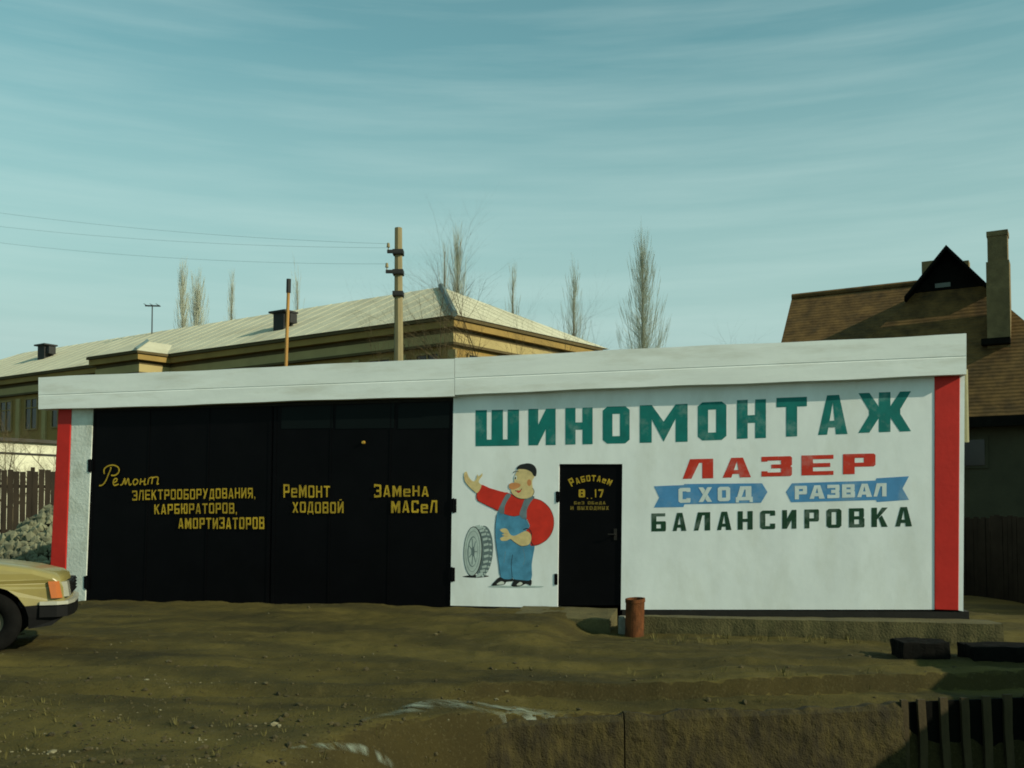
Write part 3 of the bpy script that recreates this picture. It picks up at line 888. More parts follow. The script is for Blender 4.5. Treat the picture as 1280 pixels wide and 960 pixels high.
# head
paint([(404, 160), (426, 126), (470, 112), (516, 140), (520, 170), (506, 196), (508, 232), (516, 262), (506, 288), (470, 304), (432, 302), (396, 284), (378, 256), (388, 236), (398, 206), (398, 182)], M['skin'], 3)
paint([(366, 222), (376, 212), (402, 208), (430, 214), (436, 226), (420, 240), (390, 250), (368, 242)], M['nose'], 3)
paint([(397, 176), (405, 164), (413, 168), (413, 186), (404, 190)], M['pale_line'], 3)
paint(ell(405, 181, 4, 7, 10), M['ink'], 2)
stroke([(392, 150), (406, 138), (424, 142)], 0.010, M['ink'])
stroke([(404, 256), (428, 262), (444, 244)], 0.010, M['ink'])
paint([(410, 254), (430, 256), (440, 246), (436, 262), (420, 270)], M['red_letter'], 3)
paint(ell(488, 208, 13, 20, 12), M['nose'], 2)
stroke([(508, 240), (518, 262), (508, 286)], 0.007, M['ink'])
stroke([(376, 262), (396, 286), (432, 304), (472, 305)], 0.007, M['ink'])
paint([(412, 126), (424, 106), (450, 96), (488, 92), (518, 106), (532, 134), (528, 168), (514, 166), (502, 146), (472, 130), (440, 126)], M['ink'], 3)
mural_o = mural.build('mural', None, front_wall, fix=False)
mural_o['label'] = 'painted mechanic in red shirt and blue overalls waving beside a tyre'

# ------------------------------------------------------------------ concrete step and door slab
def rough_slab(name, corners_top, depth, m, n=(60, 6), amp=0.02, parent=None):
    """corners_top: front-left, front-right, back-right, back-left (Vectors); a worn slab with uneven edges"""
    a_, b_, c_, d_ = [Vector(p) for p in corners_top]
    bm = bmesh.new(); grid = []
    for j in range(n[1] + 1):
        row = []
        for i in range(n[0] + 1):
            s, t = i / n[0], j / n[1]
            p = (a_ * (1 - s) + b_ * s) * (1 - t) + (d_ * (1 - s) + c_ * s) * t
            k = noise.noise(p * 1.7) + 0.6 * noise.noise(p * 6.0)
            e = 1.0 if j == 0 else 0.3
            p = p + Vector((0, 1, 0)) * amp * k * e * 1.2 + Vector((0, 0, 1)) * amp * (k * 0.5 - (0.8 if j == 0 else 0))
            row.append(bm.verts.new(p))
        grid.append(row)
    low = []
    for i in range(n[0] + 1):
        p = grid[0][i].co + Vector((0, -0.02 + amp * noise.noise(grid[0][i].co * 9), -depth))
        low.append(bm.verts.new(p))
    midr = []
    for i in range(n[0] + 1):
        p = grid[0][i].co + Vector((0, -0.015 - amp * 0.8 * noise.noise(grid[0][i].co * 5 + Vector((3, 1, 0))), -depth * 0.45))
        midr.append(bm.verts.new(p))
    for j in range(n[1]):
        for i in range(n[0]):
            bm.faces.new((grid[j][i], grid[j][i + 1], grid[j + 1][i + 1], grid[j + 1][i]))
    for r0, r1_ in ((midr, grid[0]), (low, midr)):
        for i in range(n[0]):
            bm.faces.new((r0[i], r0[i + 1], r1_[i + 1], r1_[i]))
    for col in (0, n[0]):
        base = [grid[j][col] for j in range(n[1] + 1)]
        lowb = [bm.verts.new(v.co + Vector((0, 0, -depth))) for v in base]
        for j in range(n[1]):
            bm.faces.new((base[j], base[j + 1], lowb[j + 1], lowb[j]))
    bmesh.ops.recalc_face_normals(bm, faces=bm.faces)
    me_ = bpy.data.meshes.new(name); bm.to_mesh(me_); bm.free()
    me_.materials.append(m)
    o = bpy.data.objects.new(name, me_); COL.objects.link(o); o.parent = parent
    return o

def gw(u, off, z):
    p = G0 + GD * u - GB * off
    return Vector((p.x, p.y, z))

us, ue = loc(800, 765)[0], loc(1222, 770)[0]
zs = loc(1000, 766)[1]
step = rough_slab('concrete_step', [gw(us, 0.75, 0.235), gw(ue + 0.15, 0.72, 0.255), gw(ue + 0.1, -0.02, zs - 0.03), gw(us, -0.02, loc(800, 766)[1] - 0.03)], 0.36, M['concrete'])
tag(step, 'long worn concrete step below the white wall, right of the rusty pipe', 'step')
u0, u1 = loc(655, 765)[0], loc(772, 765)[0]
slab = rough_slab('door_slab', [gw(u0, 0.72, 0.185), gw(u1, 0.74, 0.185), gw(u1, 0.03, 0.262), gw(u0, 0.03, 0.262)], 0.3, M['concrete'], (30, 6), 0.014)
tag(slab, 'low sloping concrete slab at the foot of the black door', 'slab')

# rusty pipe stump and the small stone beside it
pp = at_z(793, 794, 0.0); pr = 0.123
pipe = MB(); k = 24
zt = 0.49
ring = lambda r_, z_: [(r_ * math.cos(2 * math.pi * j / k), r_ * math.sin(2 * math.pi * j / k), z_ + 0.012 * math.sin(2 * math.pi * j / k + 1) * (1 if z_ > 0.3 else 0)) for j in range(k)]
rs = [ring(pr, -0.15), ring(pr, zt - 0.05), ring(pr * 1.06, zt - 0.045), ring(pr * 1.06, zt), ring(pr * 0.9, zt), ring(pr * 0.88, zt - 0.3)]
for r_ in rs: pipe.v += r_
for q in range(len(rs) - 1):
    for j in range(k):
        j2 = (j + 1) % k
        pipe.f.append((q * k + j, q * k + j2, (q + 1) * k + j2, (q + 1) * k + j)); pipe.m.append(0)
pipe.f.append(tuple(range(5 * k, 6 * k))); pipe.m.append(0)
o = pipe.build('pipe_stump', M['rust'], None)
for p_ in o.data.polygons: p_.use_smooth = False
o.location = (pp.x, pp.y, gz(pp.x, pp.y)); o.rotation_euler = (R(1), R(1.5), 0)
tag(o, 'rusty steel pipe stump standing upright by the black door', 'pipe')


def rock(name, c, size, m, seed, sub=3, amp=0.28, flat=0.0):
    bm = bmesh.new(); bmesh.ops.create_icosphere(bm, subdivisions=sub, radius=1)
    for v in bm.verts:
        q = v.co.copy()
        q *= 1 + amp * noise.noise(q * 1.3 + Vector((seed, seed * 2, 0))) + 0.1 * noise.noise(q * 4 + Vector((seed, 0, 0)))
        for ax in range(3):
            q[ax] = max(-0.72, min(0.72, q[ax]))
        v.co = Vector((q.x * size[0], q.y * size[1], q.z * size[2])) / 1.44
    me_ = bpy.data.meshes.new(name); bm.to_mesh(me_); bm.free(); me_.materials.append(m)
    o = bpy.data.objects.new(name, me_); COL.objects.link(o); o.location = c
    return o

M['grey_stone'] = mat('grey_stone', (0.20, 0.20, 0.16), 0.9, 0.3, 8, 40, 0.4)
M['dark_block'] = mat('tarred_block', (0.006, 0.006, 0.005), 0.9, 0.4, 6, 40, 0.5, spec=0.06)
sp_ = at_z(778, 791, 0.0)
o = rock('stone', (sp_.x, sp_.y - 0.03, gz(sp_.x, sp_.y) + 0.10), (0.11, 0.14, 0.26), M['grey_stone'], 3.0)
tag(o, 'small pale stone leaning against the left side of the rusty pipe', 'stone')

# dark blocks lying at the right
def block(px0, px1, py, h, dpt, label, rz=0.0):
    p0, p1 = at_z(px0, py, -0.03), at_z(px1, py, -0.03)
    c_ = (p0 + p1) / 2; L_ = (p1 - p0).length
    bm = bmesh.new(); bmesh.ops.create_cube(bm, size=1)
    for v in bm.verts: v.co = Vector((v.co.x * L_, v.co.y * dpt, v.co.z * h))
    bmesh.ops.subdivide_edges(bm, edges=bm.edges[:], cuts=5, use_grid_fill=True)
    for v in bm.verts:
        v.co += Vector((noise.noise(v.co * 7), noise.noise(v.co * 7 + Vector((5, 0, 0))), noise.noise(v.co * 7 + Vector((0, 5, 0))))) * 0.025
    me_ = bpy.data.meshes.new('dark_block'); bm.to_mesh(me_); bm.free(); me_.materials.append(M['dark_block'])
    o = bpy.data.objects.new('dark_block', me_); COL.objects.link(o)
    o.location = (c_.x, c_.y + dpt / 2, gz(c_.x, c_.y + dpt / 2) + h / 2 - 0.03); o.rotation_euler = (0, 0, rz)
    bevel(o, 0.008, 1, 50)
    tag(o, label, 'block', 'dark blocks lying beside the step')
    return o
block(1131, 1190, 829, 0.22, 0.42, 'short black block lying on the dirt, nearer the rusty pipe', R(-3))
block(1218, 1330, 831, 0.20, 0.40, 'long black block lying at the right edge of the photo', R(-2))

# ------------------------------------------------------------------ ditch wall at lower right
M['bank'] = mat('earthy_concrete', (0.046, 0.036, 0.0090), 0.95, 0.55, 7.0, 60, 0.9, 0.02, (0.014, 0.011, 0.005), 0.92, 2.6, stretch=(2.2, 2.2, 0.8), stain_lo=0.42, stain_hi=0.68)
M['stake'] = mat('weathered_stake', (0.055, 0.040, 0.016), 0.9, 0.35, 5.0, 40, 0.5, 0.01, (0.04, 0.03, 0.015), 0.7, 4.0, stretch=(2, 2, 0.4))
M['gap_shade'] = mat('gap_shade_black', (0.004, 0.004, 0.003), 0.95, 0.3, 5.0, 30, 0.4, spec=0.06)  # black colour stands in for the shade between the stakes

def e2_at(px, dz=-0.15):
    return at_z(px, float(np.interp(px, [330, 420, 500, 640, 780, 900, 1100, 1280, 1500], [957, 938, 918, 897, 890, 886, 878, 870, 862])), dz)

wall_root = empty('retaining_wall', e2_at(900))
tag(wall_root, 'low earth stained concrete retaining wall with an upright seam along the ditch in the foreground', 'retaining wall')
def wall_slab(px0, px1, fade=False):
    bm = bmesh.new(); n, mrows = 60, 22; G = []
    for j in range(mrows + 1):
        row = []
        for i in range(n + 1):
            p = e2_at(px0 + (px1 - px0) * i / n)
            z_ = -0.155 - (0.5 * (1 - min(1, i / (0.42 * n))) ** 1.6 if fade else 0) - 1.0 * j / mrows
            q = Vector((p.x, p.y - 0.13 - 0.10 * j / mrows + (0.25 * (1 - min(1, i / (0.42 * n))) if fade else 0), z_))
            k = noise.noise(q * 2.2) * 0.5 + noise.noise(q * 7) * 0.35 + 0.2 * noise.noise(q * 19)
            q.y += 0.045 * k - (0.02 if j == 0 else 0) * 0
            if j == 0:
                q.y += 0.05; q.z += 0.035 * noise.noise(q * 3.1) + 0.025 * noise.noise(q * 9)
            row.append(bm.verts.new(q))
        G.append(row)
    for j in range(mrows):
        for i in range(n):
            bm.faces.new((G[j][i], G[j][i + 1], G[j + 1][i + 1], G[j + 1][i]))
    back = [[bm.verts.new(v.co + Vector((0, 0.16, -0.02 if r == 0 else 0))) for v in G[r]] for r in (0, mrows)]
    for i in range(n):
        bm.faces.new((back[0][i], back[0][i + 1], G[0][i + 1], G[0][i]))
        bm.faces.new((back[1][i], back[1][i + 1], back[0][i + 1], back[0][i]))
    for c_ in (0, n):
        bm.faces.new([G[j][c_] for j in range(mrows + 1)] + [back[1][c_], back[0][c_]])
    bmesh.ops.recalc_face_normals(bm, faces=bm.faces)
    me_ = bpy.data.meshes.new('slab'); bm.to_mesh(me_); bm.free(); me_.materials.append(M['bank'])
    o = bpy.data.objects.new('slab', me_); COL.objects.link(o)
    o.parent = wall_root; o.matrix_parent_inverse = Matrix.Translation(-wall_root.location)
    return o
wall_slab(520, 777.3, True)
wall_slab(779.0, 1122)

pf = empty('stake_fence', e2_at(1200))
tag(pf, 'low row of weathered wooden stakes with the shaded gaps put in as a black sheet at the lower right', 'stake fence')
def into(o, par):
    o.parent = par; o.matrix_parent_inverse = Matrix.Translation(-par.location); return o
mb = MB()
pL, pR = e2_at(1124), e2_at(1420)
mb.hexa([(pL.x, pL.y - 0.06, -0.15), (pR.x, pR.y - 0.06, -0.15), (pR.x, pR.y - 0.02, -0.15), (pL.x, pL.y - 0.02, -0.15)],
        [(pL.x, pL.y - 0.10, -1.15), (pR.x, pR.y - 0.10, -1.15), (pR.x, pR.y - 0.04, -1.15), (pL.x, pL.y - 0.04, -1.15)])
into(mb.build('gap_shade_sheet', M['gap_shade']), pf)  # sheet behind the stakes that makes their gaps read as shaded
for i, px in enumerate((1124, 1146, 1174, 1200, 1226, 1252, 1279, 1306, 1333, 1360)):
    p = e2_at(px); wd = 0.058 + 0.02 * random.random()
    bm = bmesh.new(); bmesh.ops.create_cube(bm, size=1)
    for v in bm.verts: v.co = Vector((v.co.x * wd, v.co.y * 0.045, v.co.z * 1.05))
    bmesh.ops.subdivide_edges(bm, edges=[e for e in bm.edges if abs(e.verts[0].co.z - e.verts[1].co.z) > 0.5], cuts=8)
    for v in bm.verts:
        v.co.x += 0.010 * noise.noise(Vector((px, v.co.z * 3, 0))); v.co.y += 0.006 * noise.noise(v.co * 9)
    me_ = bpy.data.meshes.new('stake'); bm.to_mesh(me_); bm.free(); me_.materials.append(M['stake'])
    o = bpy.data.objects.new('stake', me_); COL.objects.link(o)
    o.location = (p.x, p.y - 0.125, -0.125 - 0.525 + 0.02 * random.random()); o.rotation_euler = (R(-3), R(random.uniform(-1.5, 1.5)), 0)
    into(o, pf)

# frozen meltwater lying in the wheel rut
def wet_material():
    m = bpy.data.materials.new('thin_ice'); m.use_nodes = True
    n, l = m.node_tree.nodes, m.node_tree.links
    b = n['Principled BSDF']; b.inputs['Base Color'].default_value = (0.20, 0.235, 0.18, 1); b.inputs['Roughness'].default_value = 0.5
    b.inputs['Specular IOR Level'].default_value = 0.35
    at_ = n.new('ShaderNodeAttribute'); at_.attribute_name = 'cover'
    tc = n.new('ShaderNodeTexCoord'); t = n.new('ShaderNodeTexNoise'); t.inputs['Scale'].default_value = 7; t.inputs['Detail'].default_value = 6
    mp = n.new('ShaderNodeMapping'); mp.inputs['Scale'].default_value = (0.6, 2.0, 1)
    l.new(tc.outputs['Object'], mp.inputs['Vector']); l.new(mp.outputs[0], t.inputs['Vector'])
    r = n.new('ShaderNodeMapRange'); r.inputs['From Min'].default_value = 0.40; r.inputs['From Max'].default_value = 0.72
    l.new(t.outputs['Fac'], r.inputs['Value'])
    mu = n.new('ShaderNodeMath'); mu.operation = 'MULTIPLY'; l.new(at_.outputs['Fac'], mu.inputs[0]); l.new(r.outputs[0], mu.inputs[1])
    l.new(mu.outputs[0], b.inputs['Alpha'])
    return m
M['ice'] = wet_material()
def puddle(cl, wd, name):
    """a thin broken skin of ice in the bottom of the rut: patchy cover that thins out towards its rim"""
    P = catmull(cl, 8, False); n = len(P); S = (-1, -0.6, -0.2, 0.2, 0.6, 1)
    V, A, Fc = [], [], []
    for i, (px, py) in enumerate(P):
        t = i / (n - 1); w_ = wd * (0.35 + 0.65 * math.sin(math.pi * t))
        c_ = at_z(px, py, -0.04)
        for q in S:
            x_, y_ = c_.x, c_.y + q * w_
            V.append((x_, y_, gz(x_, y_) + 0.016)); A.append((1 - abs(q)) ** 0.7 * min(1.0, 5 * t, 5 * (1 - t)))
    k = len(S)
    for i in range(n - 1):
        for j in range(k - 1):
            Fc.append((i * k + j, (i + 1) * k + j, (i + 1) * k + j + 1, i * k + j + 1))
    me_ = bpy.data.meshes.new(name); me_.from_pydata(V, [], Fc); me_.materials.append(M['ice'])
    at_ = me_.attributes.new('cover', 'FLOAT', 'POINT'); at_.data.foreach_set('value', A)
    for p_ in me_.polygons: p_.use_smooth = True
    me_.update()
    o = bpy.data.objects.new(name, me_); COL.objects.link(o)
    return tag(o, kind='structure')
puddle([(450, 910), (490, 897), (530, 888), (575, 882), (620, 879), (660, 879), (720, 882), (780, 886)], 0.24, 'puddle')
puddle([(350, 944), (385, 934), (420, 927), (460, 919), (510, 908)], 0.04, 'puddle')

# ------------------------------------------------------------------ gravel and weeds
def scatter_stones(name, n, region, smin, smax, m, seed=1):
    rg = np.random.default_rng(seed)
    bm0 = bmesh.new(); bmesh.ops.create_icosphere(bm0, subdivisions=1, radius=1)
    bv = np.array([v.co[:] for v in bm0.verts]); bf = [tuple(v.index for v in f.verts) for f in bm0.faces]; bm0.free()
    V, Fc = [], []
    for k in range(n):
        x_, y_ = region(rg)
        s = smin * (smax / smin) ** (rg.random() ** 2.2)
        sc = s * (0.6 + 0.8 * rg.random(3)); sc[2] *= 0.7
        v = bv * (1 + 0.25 * rg.standard_normal((len(bv), 1)) * 0.5) * sc
        a_ = rg.random() * 6.28; ca, sa = math.cos(a_), math.sin(a_)
        v = np.stack([v[:, 0] * ca - v[:, 1] * sa, v[:, 0] * sa + v[:, 1] * ca, v[:, 2]], 1)
        v += np.array([x_, y_, gz(x_, y_) + sc[2] * 0.35])
        o_ = len(V) * len(bv)
        V.append(v); Fc += [tuple(i + o_ for i in f) for f in bf]
    V = np.concatenate(V)
    me_ = bpy.data.meshes.new(name); me_.from_pydata(V.tolist(), [], Fc); me_.materials.append(m); me_.update()
    o = bpy.data.objects.new(name, me_); COL.objects.link(o)
    return tag(o, kind='stuff')
M['pebble'] = mat('pebble', (0.055, 0.045, 0.018), 0.9, 0.6, 2.5, 40, 0.3, 0.01, (0.24, 0.22, 0.13), 0.8, 1.9, stain_lo=0.56, stain_hi=0.66)
def reg_near(rg):
    while True:
        px = rg.uniform(-40, 760); py = rg.uniform(860, 985) if rg.random() < 0.7 else rg.uniform(800, 960)
        p = at_z(px, py, 0.0)
        if not (px > 480 and py > 905):
            return p.x, p.y
def reg_all(rg):
    px = rg.uniform(-60, 1300); py = rg.uniform(770, 880)
    p = at_z(px, py, 0.0)
    return p.x, p.y
scatter_stones('gravel', 800, reg_near, 0.005, 0.030, M['pebble'], 2)
scatter_stones('gravel', 2600, reg_near, 0.003, 0.012, M['pebble'], 8)
scatter_stones('gravel', 180, reg_all, 0.008, 0.035, M['pebble'], 3)

def weeds(name, spots, m, seed):
    rg = random.Random(seed); mb = MB()
    for (x_, y_, n, h) in spots:
        z_ = gz(x_, y_) - 0.01
        for k in range(n):
            a_ = rg.uniform(0, 6.28); r_ = rg.uniform(0, 0.07)
            b_ = Vector((x_ + r_ * math.cos(a_), y_ + r_ * math.sin(a_), z_)); hh = h * rg.uniform(0.5, 1.2)
            tip = b_ + Vector((math.cos(a_) * hh * 0.5, math.sin(a_) * hh * 0.5, hh)); md = (b_ + tip) / 2 + Vector((0, 0, hh * 0.15))
            s = Vector((-math.sin(a_), math.cos(a_), 0)) * 0.004
            mb.face([b_ - s, b_ + s, md + s * 0.8, md - s * 0.8]); mb.face([md - s * 0.8, md + s * 0.8, tip])
    o = mb.build(name, m, None, fix=False)
    return tag(o, kind='stuff')
M['straw'] = mat('dry_grass', (0.10, 0.088, 0.024), 0.9, 0.4, 5, 40, 0.0)
sp1 = []
for k in range(46):
    px = random.uniform(800, 1215)
    p = at_z(px, random.uniform(799, 806), 0.0); sp1.append((p.x, p.y - 0.04, random.randint(3, 9), random.uniform(0.04, 0.13)))
for k in range(60):
    p = at_z(random.uniform(0, 640), random.uniform(885, 965), 0.0); sp1.append((p.x, p.y, random.randint(3, 8), random.uniform(0.03, 0.08)))
for k in range(26):
    p = at_z(random.uniform(640, 1120), random.uniform(852, 870), -0.1); sp1.append((p.x, p.y, random.randint(3, 7), random.uniform(0.03, 0.08)))
weeds('dry_grass', sp1, M['straw'], 5)

# ------------------------------------------------------------------ car at the left edge
M['car_paint'] = mat('beige_car_paint', (0.24, 0.20, 0.062), 0.34, 0.08, 2.0, 20, 0.0, spec=0.5, coat=0.35, stain=(0.13, 0.10, 0.05), stain_amt=0.5, stain_scale=2.5)
M['black_plastic'] = mat('black_plastic', (0.005, 0.005, 0.005), 0.6, 0.2, 8, 30, 0.1, spec=0.15)
M['rubber'] = mat('tyre_rubber', (0.006, 0.006, 0.0055), 0.9, 0.3, 10, 40, 0.3, spec=0.08)
M['chrome'] = mat('bumper_metal', (0.42, 0.42, 0.34), 0.35, 0.1, 10, 30, 0.0, metal=0.25)
M['amber'] = mat('amber_lens', (0.36, 0.088, 0.004), 0.3, 0.1, 10, 20, 0.0, spec=0.6)
M['lens'] = mat('headlamp_lens', (0.28, 0.28, 0.22), 0.15, 0.1, 10, 20, 0.0, spec=0.7)
M['car_glass'] = mat('car_glass', (0.015, 0.02, 0.02), 0.08, 0.05, 2, 20, 0.0, spec=0.6)
M['rim'] = mat('steel_rim', (0.12, 0.12, 0.08), 0.5, 0.2, 6, 30, 0.1, metal=0.4)

CH = R(21.0)
c0 = at(78, 740, 10.5)
car_h = Vector((math.cos(CH), math.sin(CH), 0)); car_l = Vector((-math.sin(CH), math.cos(CH), 0))
CW = 1.60
cz = gz(c0.x - 0.55, c0.y - 0.2) + 0.0
car = empty('parked_car', (c0.x, c0.y, cz), CH)
tag(car, 'beige car with amber indicator poking in from the left edge', 'car')
AX = -0.70; WB = 2.42; WR = 0.315
def arch(cx, r=0.385, z0=0.24, k=12):
    a0 = math.asin((z0 - 0.31) / r)
    return [(cx + r * math.cos(t), 0.31 + r * math.sin(t)) for t in np.linspace(a0, math.pi - a0, k)]
prof = [(-0.10, 0.27), (-0.02, 0.34), (0.015, 0.50), (0.0, 0.66), (-0.03, 0.745), (-0.10, 0.785), (-0.30, 0.845), (-0.60, 0.893), (-0.95, 0.925), (-1.25, 0.94), (-1.32, 0.935), (-2.2, 0.93), (-3.25, 0.93),
        (-3.55, 0.92), (-3.98, 0.88), (-4.05, 0.80), (-4.08, 0.60), (-4.05, 0.36), (-3.95, 0.28)]
prof += [(x_, z_) for x_, z_ in arch(AX - WB)[::-1]] + [(-2.3, 0.235), (-1.3, 0.235)] + [(x_, z_) for x_, z_ in arch(AX)[::-1]]
def body_shell():
    bm = bmesh.new()
    def wy(x_, z_):          # half width with tumble-home and rounded nose plan
        w_ = CW / 2 - 0.05 * max(0, (z_ - 0.62) / 0.3) ** 1.5 - 0.035 * max(0, (0.45 - z_) / 0.2)
        w_ -= 0.06 * max(0, (x_ + 0.18) / 0.2) ** 2
        w_ -= 0.07 * max(0, (-3.7 - x_) / 0.35) ** 2
        return w_
    ys = [-1, -0.965, -0.6, 0, 0.6, 0.965, 1]
    rows = []
    for s in ys:
        row = []
        for x_, z_ in prof:
            crown = (1 - abs(s) ** 4) * 0.03 if z_ > 0.7 else 0.0
            sink = -0.035 if abs(s) > 0.99 and z_ > 0.7 else 0.0
            bulge = 0.05 * (1 - s * s) if x_ > -0.12 and z_ > 0.3 else 0.0
            row.append(bm.verts.new((x_ + bulge, CW / 2 + s * wy(x_, z_), z_ + crown + sink)))
        rows.append(row)
    n = len(prof)
    for a_ in range(len(ys) - 1):
        for i in range(n):
            i2 = (i + 1) % n
            bm.faces.new((rows[a_][i], rows[a_][i2], rows[a_ + 1][i2], rows[a_ + 1][i]))
    nar = n - 26
    for row in (rows[0], rows[-1]):
        tri = tessellate_polygon([[Vector((v.co.x, v.co.z, 0)) for v in row]])
        for t_ in tri:
            try: bm.faces.new([row[i] for i in t_])
            except ValueError: pass
    bmesh.ops.recalc_face_normals(bm, faces=bm.faces)
    me_ = bpy.data.meshes.new('body'); bm.to_mesh(me_); bm.free()
    me_.materials.append(M['car_paint']); me_.materials.append(M['black_plastic'])
    for p_ in me_.polygons:
        c_ = p_.center; inside = False
        for cx in (AX, AX - WB):
            if abs(math.hypot(c_.x - cx, c_.z - 0.31) - 0.385) < 0.03 and abs(p_.normal.y) < 0.5: inside = True
        if c_.z < 0.262 or (c_.z < 0.44 and c_.x > -0.28): inside = True
        p_.material_index = 1 if inside else 0
        p_.use_smooth = abs(p_.normal.y) < 0.8
    o = bpy.data.objects.new('body', me_); COL.objects.link(o); o.parent = car
    return o
body = body_shell()
# cabin
bm = bmesh.new()
lo = [(-1.22, 0.93), (-3.35, 0.92)]; hi = [(-1.78, 1.36), (-2.95, 1.35)]
cab = MB()
yl, yh = 0.07, 0.20
A_ = [(lo[0][0], yl, lo[0][1]), (lo[1][0], yl, lo[1][1]), (lo[1][0], CW - yl, lo[1][1]), (lo[0][0], CW - yl, lo[0][1])]
B_ = [(hi[0][0], yh, hi[0][1]), (hi[1][0], yh, hi[1][1]), (hi[1][0], CW - yh, hi[1][1]), (hi[0][0], CW - yh, hi[0][1])]
cab.hexa(A_, B_)
bevel(cab.build('cabin', M['car_paint'], car), 0.05, 3)
def pane_on(q, t0, s0, t1, s1, name, inset=0.006):
    """q: 4 corners (lower a,b upper b,a)"""
    a_, b_, c_, d_ = [Vector(p) for p in q]
    nrm = (b_ - a_).cross(d_ - a_).normalized()
    cen = Vector((-2.3, CW / 2, 1.1))
    if nrm.dot(a_ - cen) < 0: nrm = -nrm
    P = lambda t, s: (a_ * (1 - t) + b_ * t) * (1 - s) + (d_ * (1 - t) + c_ * t) * s
    L_ = [P(t0, s0), P(t1, s0), P(t1, s1), P(t0, s1)]
    m_ = MB(); m_.hexa([p + nrm * 0.008 for p in L_], [p - nrm * 0.01 for p in L_])
    return m_.build(name, M['car_glass'], car)
pane_on([A_[3], A_[0], B_[0], B_[3]], .08, .12, .92, .92, 'windscreen')
pane_on([A_[1], A_[2], B_[2], B_[1]], .08, .12, .92, .9, 'rear_window')
for q in ([A_[0], A_[1], B_[1], B_[0]], [A_[3], A_[2], B_[2], B_[3]]):
    pane_on(q, .06, .12, .47, .88, 'side_window'); pane_on(q, .52, .12, .94, .88, 'side_window')
# wheels
def wheel(cx, cy, side):
    w_ = empty('wheel'); w_.parent = car; w_.location = (cx, cy, WR)
    for nm, pr_, m_ in (('tyre', [(0.145, 0.070), (0.25, 0.085), (0.285, 0.08), (WR, 0.06), (WR, -0.06), (0.285, -0.08), (0.25, -0.085), (0.145, -0.075)], M['rubber']),
                        ('rim', [(0.02, 0.045), (0.06, 0.055), (0.09, 0.04), (0.12, 0.03), (0.13, 0.05), (0.15, 0.066), (0.15, -0.07), (0.02, -0.03)], M['rim'])):
        mb_ = MB(); k_ = 36
        for j in range(k_):
            t_ = 2 * math.pi * j / k_
            for r_, y_ in pr_:
                mb_.v.append((r_ * math.cos(t_), side * y_, r_ * math.sin(t_)))
        n_ = len(pr_)
        for j in range(k_):
            for i in range(n_):
                i2 = (i + 1) % n_; j2 = (j + 1) % k_
                mb_.f.append((j * n_ + i, j * n_ + i2, j2 * n_ + i2, j2 * n_ + i)); mb_.m.append(0)
        o_ = mb_.build(nm, m_, w_, smooth=(nm == 'tyre'))
    return w_
for cx in (AX, AX - WB):
    wheel(cx, 0.115, -1); wheel(cx, CW - 0.115, 1)
mb = MB()   # dark underbody
mb.box((-2.0, CW / 2, 0.34), (3.6, CW - 0.5, 0.2)); mb.build('underbody', M['black_plastic'], car)
# bumper: bright strip that wraps the corner, black apron and end cap
def wrap(name, z0, z1, d_, m_, back=-0.215):
    mb_ = MB(); path = [(back, -0.008 - d_ * .3), (-0.05, -0.004 - d_ * .5), (0.035 + d_, 0.06), (0.085 + d_, 0.35), (0.095 + d_, CW / 2), (0.085 + d_, CW - 0.35), (0.035 + d_, CW - 0.06), (-0.05, CW + 0.004 + d_ * .5), (back, CW + 0.008 + d_ * .3)]
    inn = [(back, 0.05), (-0.05, 0.05), (-0.02, 0.10), (0.0, 0.35), (0.0, CW / 2), (0.0, CW - 0.35), (-0.02, CW - 0.10), (-0.05, CW - 0.05), (back, CW - 0.05)]
    for i in range(len(path) - 1):
        q = [path[i], path[i + 1], inn[i + 1], inn[i]]
        mb_.hexa([(x_, y_, z0) for x_, y_ in q], [(x_, y_, z1) for x_, y_ in q])
    return mb_.build(name, m_, car)
wrap('bumper', 0.485, 0.522, 0.02, M['chrome'])
ap = wrap('bumper_apron', 0.36, 0.472, 0.015, M['black_plastic'])
mb = MB(); mb.box((0.06, 0.10, 0.42), (0.09, 0.16, 0.14)); mb.box((0.06, CW - 0.10, 0.42), (0.09, 0.16, 0.14))
mb = MB(); mb.box((0.035, CW / 2, 0.645), (0.07, CW - 0.62, 0.15)); 
for k in range(4): mb.box((0.076, CW / 2, 0.59 + k * 0.036), (0.012, CW - 0.64, 0.012))
mb.build('grille', M['black_plastic'], car)
for s in (0, 1):
    Yc = lambda y_: y_ if s == 0 else CW - y_
    m_ = MB()    # amber corner lamp, wraps the wing
    P = [(-0.105, 0.008), (-0.045, 0.020), (0.000, 0.055), (0.0, 0.11), (-0.10, 0.11)]
    m_.hexa([(x_, Yc(y_ - 0.014), 0.555) for x_, y_ in P], [(x_ - 0.035, Yc(y_ - 0.006), 0.73) for x_, y_ in P])
    m_.build('indicator', M['amber'], car)
    m_ = MB()
    P = [(0.006, 0.062), (0.062, 0.13), (0.072, 0.30), (0.0, 0.30), (-0.02, 0.10)]
    m_.hexa([(x_, Yc(y_), 0.565) for x_, y_ in P], [(x_ - 0.025, Yc(y_), 0.72) for x_, y_ in P])
    m_.build('headlight', M['lens'], car)

